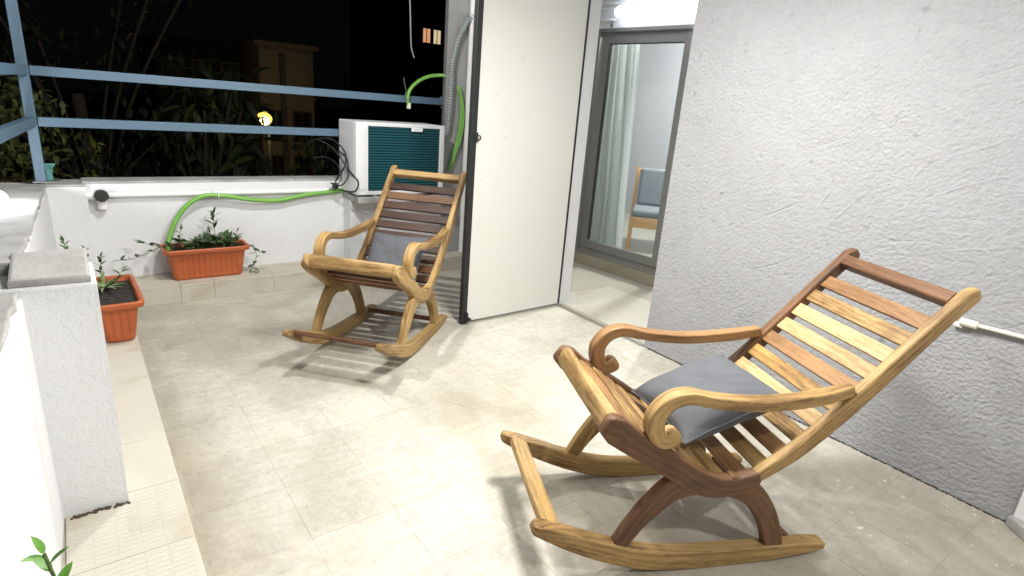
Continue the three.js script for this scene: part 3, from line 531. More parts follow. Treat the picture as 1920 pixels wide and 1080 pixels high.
// ------------------------------------------------------------ air conditioner
{
  const a = thing('air_conditioner', 'white window air conditioner with teal finned grille on the far parapet', 'air conditioner', [0, 0, 0]);
  const x0 = 1.785, x1 = 2.575, y0 = 0.722, y1 = 1.292, zf = -4.43, zb = -4.80, gx0 = 1.888, gx1 = 2.532, gy0 = 0.752, gy1 = 1.262;
  const wm = phy({ color: lin(0.70, 0.71, 0.72), roughness: 0.38 });
  part('body', merge([rbox(x1 - x0, y1 - y0, zf - zb - 0.03, (x0 + x1) / 2, (y0 + y1) / 2, (zf + zb) / 2 - 0.015, 0.012, 3),
    rbox(gx0 - x0, y1 - y0, 0.034, (gx0 + x0) / 2, (y0 + y1) / 2, zf - 0.017, 0.008, 3), rbox(x1 - gx1, y1 - y0, 0.034, (gx1 + x1) / 2, (y0 + y1) / 2, zf - 0.017, 0.008, 3),
    rbox(gx1 - gx0 + 0.01, y1 - gy1, 0.032, (gx0 + gx1) / 2, (gy1 + y1) / 2, zf - 0.018, 0.006, 3), rbox(gx1 - gx0 + 0.01, gy0 - y0, 0.032, (gx0 + gx1) / 2, (gy0 + y0) / 2, zf - 0.018, 0.006, 3)]), wm, a);
  part('side_panel', rbox(0.05, 0.48, 0.012, 1.838, 1.005, zf + 0.002, 0.006, 2), wm, a);
  const teal = std({ color: lin(0.008, 0.085, 0.105), roughness: 0.45 }), coil = std({ color: lin(0.004, 0.03, 0.038), roughness: 0.6 });
  part('coil', rbox(gx1 - gx0 + 0.004, gy1 - gy0 + 0.004, 0.006, (gx0 + gx1) / 2, (gy0 + gy1) / 2, zf - 0.028, 0.001), coil, a);
  const n = 24; for (let i = 0; i < n; i++) { const g = rbox(gx1 - gx0 - 0.002, 0.0115, 0.012, 0, 0, 0, 0.002, 1); g.rotateX(0.5); g.translate((gx0 + gx1) / 2, gy0 + (i + 0.5) * (gy1 - gy0) / n, zf - 0.016); part('fin', g, teal, a); }
  const cv = document.createElement('canvas'); cv.width = 256; cv.height = 64; const q = cv.getContext('2d'); q.fillStyle = '#e9ecec'; q.fillRect(0, 0, 256, 64); q.fillStyle = '#9aa4a6';
  for (let i = 0; i < 9; i++) q.fillRect(48 + i * 18, 26 - (i % 3) * 2, 11, 13);
  const lt = new THREE.CanvasTexture(cv); lt.colorSpace = THREE.SRGBColorSpace;
  const lb = new THREE.BoxGeometry(0.1, 0.028, 0.006); lb.translate(2.31, 1.25, zf + 0.001); part('badge', lb, std({ map: lt, roughness: 0.4 }), a);
  part('drain_stub', cyl(0.018, 0.018, 0.03, 1.96, 0.712, -4.47), M.pvc, a);
  // bundle of black cables on its left side
  const c = thing('cable_bundle', 'tangled black cables hanging at the left side of the air conditioner', 'cables');
  for (const pts of [
    [[1.69, 1.14, -4.82], [1.72, 1.12, -4.72], [1.76, 1.05, -4.62], [1.765, 0.96, -4.60], [1.74, 0.88, -4.62], [1.70, 0.80, -4.66]],
    [[1.62, 1.12, -4.85], [1.70, 1.07, -4.74], [1.75, 0.97, -4.62], [1.77, 0.87, -4.56], [1.73, 0.78, -4.60], [1.66, 0.79, -4.66]],
    [[1.73, 1.05, -4.66], [1.765, 1.00, -4.58], [1.772, 0.91, -4.55], [1.79, 0.83, -4.40], [1.775, 0.76, -4.42], [1.70, 0.745, -4.58]],
    [[1.60, 0.97, -4.87], [1.68, 0.98, -4.80], [1.735, 0.92, -4.68], [1.745, 0.84, -4.64], [1.71, 0.77, -4.66], [1.66, 0.73, -4.70]],
    [[1.56, 1.09, -4.90], [1.66, 1.13, -4.82], [1.74, 1.10, -4.68], [1.77, 1.02, -4.60], [1.755, 0.93, -4.60], [1.72, 0.86, -4.64], [1.69, 0.76, -4.68]]
  ]) part('cable', tube(pts, rr(0.0035, 0.007), 50, 8), M.cable, c);
  part('tape', rbox(0.05, 0.05, 0.04, 1.70, 0.765, -4.66, 0.015, 3), M.cable, c);
}
// ------------------------------------------------------------ pendant lamp over the terrace (just above the frame)
{
  const [x, y, z] = LAMP.pos;
  const p = thing('pendant_lamp', 'square white panel lamp hanging from the ceiling above the two rocking chairs', 'lamp', [x, y, z]);
  part('housing', rbox(0.48, 0.04, 0.48, 0, 0.024, 0, 0.008), M.pvc, p); part('diffuser', rbox(0.43, 0.008, 0.43, 0, 0.0, 0, 0.002), glow(LAMP.color, 4), p);
  for (const s of [-1, 1]) part('stem', cyl(0.006, 0.006, 0.22, s * 0.12, 0.153, 0), M.pvc, p);
  const l = new THREE.RectAreaLight(lin(...LAMP.color), LAMP.power / 0.1764, 0.42, 0.42); l.position.set(0, -0.012, 0); p.add(l); l.lookAt(x, y - 2, z);
}
for (const [L, label] of [[LAMP2, 'added flat round fill lamp above the far end of the terrace'], [LAMP3, 'added flat round fill lamp above the near end of the terrace']]) {
  const p = thing('ceiling_lamp', label, 'lamp', L.pos);  // unseen fittings, added to even out the brightness of the terrace
  part('globe', new THREE.SphereGeometry(0.22, 32, 16).scale(1, 0.2, 1), glow(L.color, 3), p); part('base', cyl(0.24, 0.24, 0.012, 0, 0.038, 0), M.pvc, p);
  const l = new THREE.PointLight(lin(...L.color), L.power, 0, 2); l.castShadow = true; l.shadow.radius = 2; p.add(l);
}
// ------------------------------------------------------------ rocking chairs
const RW = 0.575;
function makeChair(label) {
  const c = thing('rocking_chair', label, 'rocking chair');
  let k = 0;
  const mem = (name, pts, d, m, lat = [1, 0, 0], o = {}) => part(name, member(pts.map(q => ({ p: [q[3] ?? 0, q[1], q[0]], w: q[2], d: q[4] ?? d })), lat, { uoff: (k += 0.37), voff: k * 0.613, ...o }), m, c);
  for (const s of [1, -1]) {
    const x = s * (RW / 2 - 0.021), at = (a, xx = x) => a.map(q => [q[0], q[1], q[2], xx + s * (q[3] ?? 0), q[4]]);
    mem('rocker', at([[0.515, 0.212, 0.034], [0.47, 0.192, 0.05], [0.385, 0.152, 0.066], [0.25, 0.096, 0.076], [0.11, 0.054, 0.078], [-0.05, 0.037, 0.074], [-0.22, 0.0345, 0.07], [-0.38, 0.035, 0.064], [-0.5, 0.042, 0.05], [-0.585, 0.045, 0.026]]), 0.054, M.gold, [1, 0, 0], { n: 44, round: 0.16 });
    mem('side_rail', at([[0.312, 0.576, 0.076], [0.288, 0.56, 0.094], [0.235, 0.52, 0.084], [0.15, 0.468, 0.082], [0.064, 0.412, 0.086], [-0.02, 0.357, 0.088], [-0.1, 0.328, 0.078], [-0.17, 0.329, 0.066], [-0.245, 0.352, 0.05]]), 0.046, M.frameWood, [1, 0, 0], { n: 44, round: 0.16 });
    mem('front_leg', at([[0.222, 0.115, 0.052], [0.17, 0.205, 0.062], [0.112, 0.278, 0.076], [0.045, 0.335, 0.09], [-0.03, 0.345, 0.08]]), 0.04, s > 0 ? M.frameWood : M.gold, [1, 0, 0], { n: 28, round: 0.17, cap: 0.05 });
    mem('rear_leg', at([[-0.382, 0.055, 0.072], [-0.352, 0.14, 0.07], [-0.302, 0.225, 0.078], [-0.23, 0.30, 0.088], [-0.14, 0.335, 0.08]]), 0.04, M.frameWood, [1, 0, 0], { n: 28, round: 0.17, cap: 0.05 });
    mem('back_stile', at([[-0.225, 0.338, 0.04], [-0.29, 0.382, 0.05], [-0.375, 0.442, 0.058], [-0.455, 0.515, 0.06], [-0.545, 0.607, 0.062], [-0.645, 0.718, 0.062], [-0.752, 0.842, 0.058], [-0.85, 0.952, 0.056], [-0.9, 1.003, 0.062], [-0.918, 1.016, 0.05]]), 0.04, s > 0 ? M.gold : M.brown, [1, 0, 0], { n: 46, round: 0.28 });
    mem('armrest', at([[-0.535, 0.672, 0.04, -0.004, 0.04], [-0.42, 0.652, 0.042, 0.006, 0.048], [-0.2, 0.640, 0.038, 0.01, 0.054], [-0.03, 0.657, 0.038, 0.01, 0.056], [0.07, 0.675, 0.041, 0.008, 0.055], [0.127, 0.657, 0.047, 0.007, 0.053], [0.162, 0.608, 0.055, 0.006, 0.052], [0.158, 0.552, 0.058, 0.004, 0.05], [0.13, 0.522, 0.05, 0.004, 0.05], [0.105, 0.523, 0.056, 0.004, 0.05], [0.092, 0.533, 0.062, 0.004, 0.05]]), 0.05, s > 0 ? M.gold : M.mid, [1, 0, 0], { n: 60, round: 0.15, cap: 0.45 });
  }
  const X = RW / 2 - 0.045, across = (name, u, y, w, d, dir, m, o) => { // w along dir (in the side plane), d across it
    k += 0.29; const D = V(0, dir[1], dir[0]).normalize();
    return part(name, member([{ p: [-X - 0.003, y, u], w, d }, { p: [0, y, u], w, d }, { p: [X + 0.003, y, u], w, d }], [0, D.z, -D.y], { n: 12, cap: 0.02, round: 0.25, uoff: k, voff: k * 0.71, ...o }), m, c);
  };
  across('front_roll', 0.302, 0.574, 0.052, 0.078, [0.9, 0.35], M.gold, { round: 0.48 });
  across('stretcher', 0.465, 0.202, 0.074, 0.026, [0.9, 0.42], M.gold);
  across('rear_stretcher', -0.45, 0.062, 0.03, 0.028, [1, 0], M.brown);
  across('top_rail', -0.875, 0.985, 0.05, 0.05, [0.65, -0.76], M.brown, { round: 0.2 });
  // slats follow the seat and back curve
  const path = new THREE.CatmullRomCurve3([[0.277, 0.582], [0.152, 0.508], [0.077, 0.452], [-0.027, 0.384], [-0.127, 0.352], [-0.2, 0.352], [-0.262, 0.38], [-0.37, 0.458], [-0.46, 0.538], [-0.55, 0.632], [-0.65, 0.738], [-0.75, 0.852], [-0.86, 0.97]].map(q => V(0, q[1], q[0])), false, 'centripetal');
  const Lt = path.getLength(), tones = [M.mid, M.gold, M.pale, M.pale, M.mid, M.mottled, M.pale, M.gold, M.mid, M.gold, M.mid, M.gold, M.gold, M.mid, M.gold, M.mid, M.gold, M.mid, M.gold, M.gold];
  for (let i = 0, s = Lt - 0.088; s > 0.05; i++) {
    const q = path.getPointAt(s / Lt), t = path.getTangentAt(s / Lt), back = s > 0.5;
    across('slat', q.z, q.y - 0.006, back ? 0.057 : 0.048, 0.016, [t.z, t.y], tones[i], { round: 0.2 });
    s -= back ? 0.0815 : 0.068;
  }
  return c;
}
function pose(c, x, z, yaw, tilt, lift) { // rocked about a point a little behind the middle of the rockers
  c.rotation.order = 'YXZ'; c.rotation.set(-tilt, yaw, 0);
  const u0 = -0.15, du = u0 - u0 * Math.cos(tilt), dy = -u0 * Math.sin(tilt);
  c.position.set(x + Math.sin(yaw) * du, dy + lift, z + Math.cos(yaw) * du);
}
const nearChair = makeChair('large teak rocking chair in the foreground, turned sideways by the rough wall');
pose(nearChair, 1.635, -1.165, -2.0054, 0, 0);
const farChair = nearChair.clone(); farChair.name = numbered('rocking_chair'); scene.add(farChair);
farChair.userData = { ...nearChair.userData, label: 'smaller looking teak rocking chair farther back, facing forward beside the open door' };
nearChair.userData.group = farChair.userData.group = 'teak rocking chairs on the terrace';
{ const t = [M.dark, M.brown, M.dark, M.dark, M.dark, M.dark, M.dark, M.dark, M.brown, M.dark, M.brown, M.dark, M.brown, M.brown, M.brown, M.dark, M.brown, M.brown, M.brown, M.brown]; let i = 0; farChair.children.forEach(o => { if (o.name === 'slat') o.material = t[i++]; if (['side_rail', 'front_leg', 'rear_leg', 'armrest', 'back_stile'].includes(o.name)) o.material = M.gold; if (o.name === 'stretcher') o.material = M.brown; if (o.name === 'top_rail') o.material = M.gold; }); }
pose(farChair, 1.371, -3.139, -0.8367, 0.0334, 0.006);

function pillowGeo(w, h, t) { // soft square cushion with pinched corners
  const n = 36, P = [], U = [], I = [], side = sgn => {
    const k0 = P.length / 3;
    for (let j = 0; j <= n; j++) for (let i = 0; i <= n; i++) {
      const a = i / n * 2 - 1, b = j / n * 2 - 1, pin = 1 - 0.075 * (1 - a * a) * Math.abs(b) ** 3, pin2 = 1 - 0.075 * (1 - b * b) * Math.abs(a) ** 3;
      const hgt = Math.pow(Math.max(0, (1 - Math.abs(a) ** 2.6) * (1 - Math.abs(b) ** 2.6)), 0.55) * (1 + 0.12 * N(a * 1.6 + 3, b * 1.6, sgn + 2)) - 0.1 * Math.pow(1 - Math.abs(N(a * 2.2 + 0.6 * b, b * 1.5 - a, sgn * 3 + 5)), 7) * (1 - a ** 4) * (1 - b ** 4);
      P.push(a * w / 2 * pin2, sgn * t / 2 * hgt + 0.006 * N(a * 2.3, b * 2.3, 9), b * h / 2 * pin); U.push(a * w / 2, b * h / 2);
    }
    for (let j = 0; j < n; j++) for (let i = 0; i < n; i++) { const k = k0 + j * (n + 1) + i; sgn > 0 ? I.push(k, k + n + 1, k + 1, k + 1, k + n + 1, k + n + 2) : I.push(k, k + 1, k + n + 1, k + 1, k + n + 2, k + n + 1); }
  };
  side(1); side(-1);
  const g = new THREE.BufferGeometry(); g.setAttribute('position', new THREE.Float32BufferAttribute(P, 3)); g.setAttribute('uv', new THREE.Float32BufferAttribute(U, 2)); g.setIndex(I); g.computeVertexNormals(); return g;
}
function pillow(chair, label, w, h, t, at, tiltX, turn, roll) { // placed in the chair's own frame, but a thing of its own
  const o = thing('pillow', label, 'pillow', [0, 0, 0], 0, 'pillows on the rocking chairs');
  const cover = part('cover', pillowGeo(w, h, t), M.fabric, o);
  const e = []; const n = 80, q = []; for (let i = 0; i < n; i++) { const s = i / n * 4, f = Math.floor(s), u = (s - f) * 2 - 1, [a, b] = [[u, -1], [1, u], [-u, 1], [-1, -u]][f]; const pin = 1 - 0.075 * (1 - a * a) * Math.abs(b) ** 3, pin2 = 1 - 0.075 * (1 - b * b) * Math.abs(a) ** 3; q.push(V(a * w / 2 * pin2, 0.006 * N(a * 2.3, b * 2.3, 9), b * h / 2 * pin)); }
  part('seam', new THREE.TubeGeometry(new THREE.CatmullRomCurve3(q, true), 160, 0.0034, 6, true), M.fabric, o);
  chair.updateMatrixWorld(true);
  const l = new THREE.Matrix4().compose(V(...at), new THREE.Quaternion().setFromEuler(new THREE.Euler(tiltX, turn, roll, 'YXZ')), V(1, 1, 1));
  chair.matrixWorld.clone().multiply(l).decompose(o.position, o.quaternion, o.scale);
  return o;
}
pillow(nearChair, 'grey-blue quilted pillow lying across the seat of the near rocking chair', 0.40, 0.41, 0.165, [0.018, 0.533, -0.165], 0.35, 0.06, 0.03);
pillow(farChair, 'grey-blue quilted pillow leaning on the back of the far rocking chair', 0.37, 0.35, 0.14, [0.025, 0.51, -0.235], 0.86, 0, 0);

// ------------------------------------------------------------ planters and plants
function planterGeo() { // ribbed tapered trough 0.56 x 0.24 x 0.225, open at the top
  const prof = [[0, 0.84, 1], [0.012, 0.87, 1], [0.17, 0.955, 1], [0.176, 0.96, 0]], n = 168, P = [], U = [], I = [], L = 0.524, Wd = 0.21;
  const ringAt = (y, s, rib, inset = 0) => {
    const a = L / 2 * s - inset, b = Wd / 2 + L / 2 * (s - 1) - inset, r = Math.min(0.035, b * 0.5), per = 4 * (a + b - 2 * r) + 2 * Math.PI * r;
    const k0 = P.length / 3; const pts = [];
    for (let i = 0; i < n; i++) {
      let d = i / n * per; let x, z, nx, nz; const sides = [[2 * (a - r), 0], [Math.PI * r / 2, 1], [2 * (b - r), 2], [Math.PI * r / 2, 3], [2 * (a - r), 4], [Math.PI * r / 2, 5], [2 * (b - r), 6], [Math.PI * r / 2, 7]];
      let f = 0; while (d > sides[f][0] && f < 7) { d -= sides[f][0]; f++; }
      const an = d / r; let str = false, c = 0;
      if (f === 0) { x = -(a - r) + d; z = b; nx = 0; nz = 1; str = true; c = x; } else if (f === 1) { x = a - r + r * Math.sin(an); z = b - r + r * Math.cos(an); nx = Math.sin(an); nz = Math.cos(an); }
      else if (f === 2) { x = a; z = b - r - d; nx = 1; nz = 0; str = true; c = z; } else if (f === 3) { x = a - r + r * Math.cos(an); z = -(b - r) - r * Math.sin(an); nx = Math.cos(an); nz = -Math.sin(an); }
      else if (f === 4) { x = a - r - d; z = -b; nx = 0; nz = -1; str = true; c = x; } else if (f === 5) { x = -(a - r) - r * Math.sin(an); z = -(b - r) - r * Math.cos(an); nx = -Math.sin(an); nz = -Math.cos(an); }
      else if (f === 6) { x = -a; z = -(b - r) + d; nx = -1; nz = 0; str = true; c = z; } else { x = -(a - r) - r * Math.cos(an); z = b - r + r * Math.sin(an); nx = -Math.cos(an); nz = Math.sin(an); }
      const lim = f === 0 || f === 4 ? L / 2 - 0.055 : Wd / 2 - 0.045, e = rib && str && Math.abs(c) < lim ? -0.009 * Math.pow(0.5 + 0.5 * Math.cos(c / 0.036 * 2 * Math.PI), 1.6) * sm(0.0, 0.025, y - 0.012) * sm(0.0, 0.012, 0.168 - y) : 0;
      P.push(x + nx * e, y, z + nz * e); U.push(i / n * per, y);
    }
    return k0;
  };
  const ks = [ringAt(0.004, 0.80, 0), ringAt(0, 0.845, 0)];
  for (let y = 0.012; y <= 0.171; y += 0.0105) ks.push(ringAt(y, mix(0.865, 0.965, (y - 0.012) / 0.16), 1));
  for (const [y, s] of [[0.172, 0.968], [0.173, 1.03], [0.177, 1.06], [0.196, 1.075], [0.202, 1.07], [0.204, 1.05], [0.203, 1.01], [0.199, 0.985], [0.165, 0.955]]) ks.push(ringAt(y, s, 0));
  for (let q = 0; q < ks.length - 1; q++) for (let i = 0; i < n; i++) { const a = ks[q] + i, b = ks[q] + (i + 1) % n, c = ks[q + 1] + i, d = ks[q + 1] + (i + 1) % n; I.push(a, b, c, b, d, c); }
  const g = new THREE.BufferGeometry(); g.setAttribute('position', new THREE.Float32BufferAttribute(P, 3)); g.setAttribute('uv', new THREE.Float32BufferAttribute(U, 2)); g.setIndex(I); g.computeVertexNormals(); return g;
}
function soilGeo() { const g = new THREE.PlaneGeometry(0.5, 0.19, 60, 24); g.rotateX(-Math.PI / 2); const p = g.attributes.position; for (let i = 0; i < p.count; i++) p.setY(i, 0.178 + 0.012 * fbm(p.getX(i) * 25, p.getZ(i) * 25, 3, 5)); g.computeVertexNormals(); return mUV(g); }
const planter = thing('planter', 'long ribbed orange plastic planter on the far ledge with the green hose in it', 'planter', [0.703, 0.131, -4.60], 0.012, 'orange ribbed planters');
part('trough', planterGeo(), M.terracotta, planter); part('soil', soilGeo(), M.soil, planter);
{ // moulded wave on the rim's front
  const gs = []; for (let i = 0; i < 11; i++) gs.push(new THREE.SphereGeometry(0.0045, 8, 6).scale(1.1, 1, 0.6).translate(-0.05 + i * 0.0105, 0.188 + 0.002 * Math.cos(i * 1.3), 0.125)); part('rim_moulding', merge(gs), M.terracotta, planter);
}
planter.scale.set(1, 1.14, 1);
const planter2 = planter.clone(); planter2.name = numbered('planter'); scene.add(planter2); planter2.position.set(0.088, 0.131, -3.73); planter2.rotation.y = Math.PI / 2 + 0.02; planter2.userData = { label: 'orange planter with bare dark soil on the left ledge behind the pillar', category: 'planter', group: 'orange ribbed planters' };
const planter3 = planter.clone(); planter3.name = numbered('planter'); scene.add(planter3); planter3.position.set(0.01, 0.131, -0.72); planter3.rotation.y = Math.PI / 2; planter3.userData = { label: 'orange planter on the left ledge below the camera, holding the bright sprig', category: 'planter', group: 'orange ribbed planters' };

// stems carry single leaves: [points, leaf count, leaf length, material]
const LG = {};
function leafMesh(len, mat, parent, pos, dir, rollA, wf = 0.42, bend = 0.25) {
  const key = `${Math.round(len * 400)}_${wf}_${bend}`; LG[key] = LG[key] || leafGeo(Math.round(len * 400) / 400, len * wf, bend);
  const o = part('leaf', LG[key], mat, parent); o.position.copy(pos);
  const z = dir.clone().normalize(), x = V().crossVectors(V(0, 1, 0), z); if (x.length() < 0.05) x.set(1, 0, 0); x.normalize(); const y = V().crossVectors(z, x);
  o.quaternion.setFromRotationMatrix(new THREE.Matrix4().makeBasis(x, y, z)).multiply(new THREE.Quaternion().setFromAxisAngle(V(0, 0, 1), rollA));
  return o;
}
function plant(name, label, category, base, stems, group) {
  const o = thing(name, label, category, base, 0, group), gs = [];
  for (const s of stems) {
    const cv = new THREE.CatmullRomCurve3(s.pts.map(q => V(...q))); gs.push(new THREE.TubeGeometry(cv, 16, s.r ?? 0.0018, 5));
    for (let i = 0; i < s.n; i++) {
      const t = mix(s.from ?? 0.3, 1, (i + 0.5) / s.n), p = cv.getPointAt(t), T = cv.getTangentAt(t), a = i * 2.4 + s.pts[1][0] * 40;
      const out = V(Math.cos(a), 0.35 + rr(-0.2, 0.5), Math.sin(a)).addScaledVector(T, 0.6);
      leafMesh(s.len * rr(0.75, 1.15), s.m[i % s.m.length], o, p, out, rr(-0.4, 0.4), s.wf ?? 0.42, s.bend ?? 0.25);
    }
    if (s.tip !== false) leafMesh(s.len * 0.9, s.m[0], o, cv.getPointAt(1), cv.getTangentAt(1), 0, s.wf ?? 0.42);
  }
  part('stem', merge(gs), M.stem, o); return o;
}
const G = M.leaf;
{ // plants in the far planter
  const b = [0.705, 0.318, -4.615];
  plant('trailing_plant', 'trailing stems with small dark leaves spilling left of the far planter', 'plant', b, [
    { pts: [[-0.2, 0, 0.02], [-0.27, 0.06, 0.04], [-0.36, 0.03, 0.06], [-0.46, -0.01, 0.05], [-0.54, -0.02, 0.02]], n: 8, len: 0.066, m: [G[0], G[3]], wf: 0.5 },
    { pts: [[-0.19, 0, 0.03], [-0.25, 0.05, 0.06], [-0.33, 0.07, 0.05], [-0.39, 0.1, 0.03]], n: 4, len: 0.066, m: [G[0]], wf: 0.5 }]);
  plant('trailing_plant', 'small green leafy stem hanging over the right end of the far planter', 'plant', b, [
    { pts: [[0.22, 0, 0.02], [0.28, 0.03, 0.04], [0.33, -0.02, 0.05], [0.32, -0.11, 0.06], [0.29, -0.16, 0.06]], n: 7, len: 0.06, m: [G[1], G[0]], wf: 0.55 },
    { pts: [[0.22, 0, 0.01], [0.29, 0.02, 0.04], [0.36, -0.03, 0.05], [0.41, -0.05, 0.03]], n: 5, len: 0.045, m: [G[0]], wf: 0.5 }]);
  plant('bushy_plant', 'low bushy clump of rounded green leaves in the middle of the far planter', 'plant', b, Array.from({ length: 22 }, (_, i) => { const x = -0.16 + i * 0.018, h = 0.05 + 0.04 * rnd(); return { pts: [[x, -0.01, rr(-0.05, 0.05)], [x + rr(-0.02, 0.02), h * 0.6, rr(-0.04, 0.06)], [x + rr(-0.04, 0.04), h, rr(-0.05, 0.07)]], n: 4, len: rr(0.055, 0.085), m: [G[1], G[0], M.leafPale], wf: 0.62 }; }));
  plant('seedling', 'tall thin seedling with narrow leaves rising from the far planter', 'plant', b, [
    { pts: [[0.06, 0, -0.01], [0.07, 0.1, -0.01], [0.065, 0.2, 0.0], [0.07, 0.27, 0.01]], n: 9, from: 0.5, len: 0.07, m: [G[0], G[3]], wf: 0.34 },
    { pts: [[0.05, 0, 0.02], [0.04, 0.07, 0.03], [0.03, 0.14, 0.04]], n: 4, len: 0.05, m: [G[0]], wf: 0.34 }]);
  plant('seedling', 'short seedlings beside the hose end in the far planter', 'plant', b, [
    { pts: [[-0.17, 0, 0.0], [-0.165, 0.08, 0.01], [-0.15, 0.17, 0.0]], n: 6, len: 0.045, m: [G[0], G[1]], wf: 0.38 },
    { pts: [[-0.2, 0, -0.02], [-0.22, 0.03, -0.01], [-0.23, 0.055, 0.0]], n: 4, len: 0.06, m: [G[1]], wf: 0.6 },
    { pts: [[-0.13, 0, 0.03], [-0.12, 0.03, 0.04], [-0.1, 0.05, 0.04]], n: 5, len: 0.05, m: [G[2], M.leafPale], wf: 0.4 },
    { pts: [[-0.05, 0, 0.03], [-0.05, 0.04, 0.04], [-0.04, 0.1, 0.02]], n: 6, len: 0.04, m: [G[0], M.leafPale], wf: 0.4 }]);
  plant('seedling', 'leafy seedlings at the right end of the soil in the far planter', 'plant', b, [
    { pts: [[0.16, 0, 0.0], [0.165, 0.05, 0.02], [0.17, 0.11, 0.03]], n: 6, len: 0.045, m: [G[2], G[0]], wf: 0.4 },
    { pts: [[0.2, 0, 0.0], [0.205, 0.07, 0.0], [0.215, 0.13, 0.02]], n: 4, from: 0.5, len: 0.05, m: [G[3]], wf: 0.3 },
    { pts: [[0.13, 0, 0.03], [0.12, 0.04, 0.04], [0.14, 0.07, 0.05]], n: 6, len: 0.05, m: [G[1], G[2]], wf: 0.45 }]);
  // spider plant at the back of the planter behind the pillar
  const sp = thing('spider_plant', 'spiky pale green plant at the back of the planter behind the pillar', 'plant', [0.05, 0.318, -3.86]);
  for (let i = 0; i < 20; i++) { const a = i * 2.4, l = rr(0.09, 0.19); leafMesh(l, i % 3 ? M.leafPale : G[2], sp, V(0, 0, 0), V(Math.cos(a) * rr(0.5, 1), rr(0.5, 1.2), Math.sin(a) * 0.8), 0, 0.12, 0.55); }
  plant('seedling', 'thin seedling with small dark leaves behind the spiky plant', 'plant', [0.05, 0.318, -3.90], [{ pts: [[0, 0, 0], [0.0, 0.1, 0], [0.01, 0.19, 0.01]], n: 9, from: 0.4, len: 0.045, m: [G[0], G[3]], wf: 0.36 }, { pts: [[-0.04, 0, 0], [-0.05, 0.12, 0], [-0.06, 0.24, 0.01]], n: 7, from: 0.6, len: 0.035, m: [G[3]], wf: 0.36 }, { pts: [[0.05, 0, 0], [0.07, 0.05, 0.01], [0.1, 0.1, 0.01]], n: 5, len: 0.05, m: [G[1]], wf: 0.4 }]);
  plant('seedling', 'small sprig peeping over the grey top of the pillar', 'plant', [-0.075, 0.10, -3.45], [{ pts: [[0, 0, 0], [0.005, 0.3, 0], [-0.01, 0.62, 0.01]], n: 8, from: 0.86, len: 0.04, m: [G[1], G[0]], wf: 0.4 }]);
  // bright sprig in the near corner
  plant('sprig', 'bright green sprig with oval leaves in the lower left corner', 'plant', [0.0, 0.37, -0.72], [
    { pts: [[0, 0, 0], [-0.03, 0.25, -0.01], [-0.065, 0.45, -0.03], [-0.085, 0.575, -0.045]], n: 13, from: 0.76, len: 0.03, m: [M.leafBright], wf: 0.38, r: 0.0022 },
    { pts: [[0, 0, 0], [-0.01, 0.22, -0.05], [-0.035, 0.42, -0.11]], n: 4, from: 0.9, len: 0.022, m: [M.leafBright], wf: 0.45, r: 0.002 }]);
}
// ------------------------------------------------------------ beyond the terrace: dark ground, trees, buildings, street lamp
{
  const g = struct('ground'); const pg = new THREE.PlaneGeometry(300, 300); pg.rotateX(-Math.PI / 2); pg.translate(0, -3.6, -60);
  part('earth', pg, std({ color: lin(0.05, 0.045, 0.035), roughness: 1 }), g);
}
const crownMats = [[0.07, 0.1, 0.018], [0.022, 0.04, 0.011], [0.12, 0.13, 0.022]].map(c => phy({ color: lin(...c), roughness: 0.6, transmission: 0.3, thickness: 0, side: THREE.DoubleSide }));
function tree(name, label, base, top, clumps, nLeaf, lsize, mats, wf = 0.45, bend = 0.3) {
  const o = thing(name, label, 'tree', base), tg = [];
  tg.push(new THREE.TubeGeometry(new THREE.CatmullRomCurve3([V(0, 0, 0), V(0.05, top * 0.4, 0.03), V(-0.04, top * 0.8, 0)]), 14, 0.08, 8));
  for (const c of clumps) tg.push(new THREE.TubeGeometry(new THREE.CatmullRomCurve3([V(0, top * 0.45, 0), V(c[0] * 0.4, mix(top * 0.5, c[1], 0.5), c[2] * 0.4), V(c[0], c[1], c[2])]), 10, 0.022, 6));
  part('trunk', merge(tg), M.bark, o);
  mats.forEach((m, mi) => {
    const P = [], NN = [], I = [], lg = leafGeo(lsize, lsize * wf, bend), lp = lg.attributes.position, ln = lg.attributes.normal, li = lg.index.array, mt = new THREE.Matrix4(), nm = new THREE.Matrix3();
    for (let i = 0; i < nLeaf / mats.length; i++) {
      const c = clumps[Math.floor(rnd() * clumps.length)], a = rr(0, 6.28), ph = Math.acos(rr(-1, 1)), r = c[3] * Math.pow(rnd(), 0.4);
      const p = V(c[0] + r * Math.sin(ph) * Math.cos(a), c[1] + r * Math.cos(ph) * 0.8, c[2] + r * Math.sin(ph) * Math.sin(a)), s = rr(0.7, 1.3);
      mt.compose(p, new THREE.Quaternion().setFromEuler(new THREE.Euler(rr(-0.9, 1.3), rr(0, 6.28), rr(-0.8, 0.8), 'YXZ')), V(s, s, s)); nm.getNormalMatrix(mt);
      const k0 = P.length / 3, v = V();
      for (let k = 0; k < lp.count; k++) { v.fromBufferAttribute(lp, k).applyMatrix4(mt); P.push(v.x, v.y, v.z); v.fromBufferAttribute(ln, k).applyMatrix3(nm).normalize(); NN.push(v.x, v.y, v.z); }
      for (const k of li) I.push(k0 + k);
    }
    const g = new THREE.BufferGeometry(); g.setAttribute('position', new THREE.Float32BufferAttribute(P, 3)); g.setAttribute('normal', new THREE.Float32BufferAttribute(NN, 3)); g.setIndex(I);
    part('crown', g, m, o);
  });
  return o;
}
const clump = (n, cx, cy, cz, sx, sy, sz, r) => Array.from({ length: n }, () => [cx + rr(-sx, sx), cy + rr(-sy, sy), cz + rr(-sz, sz), r * rr(0.7, 1.3)]);
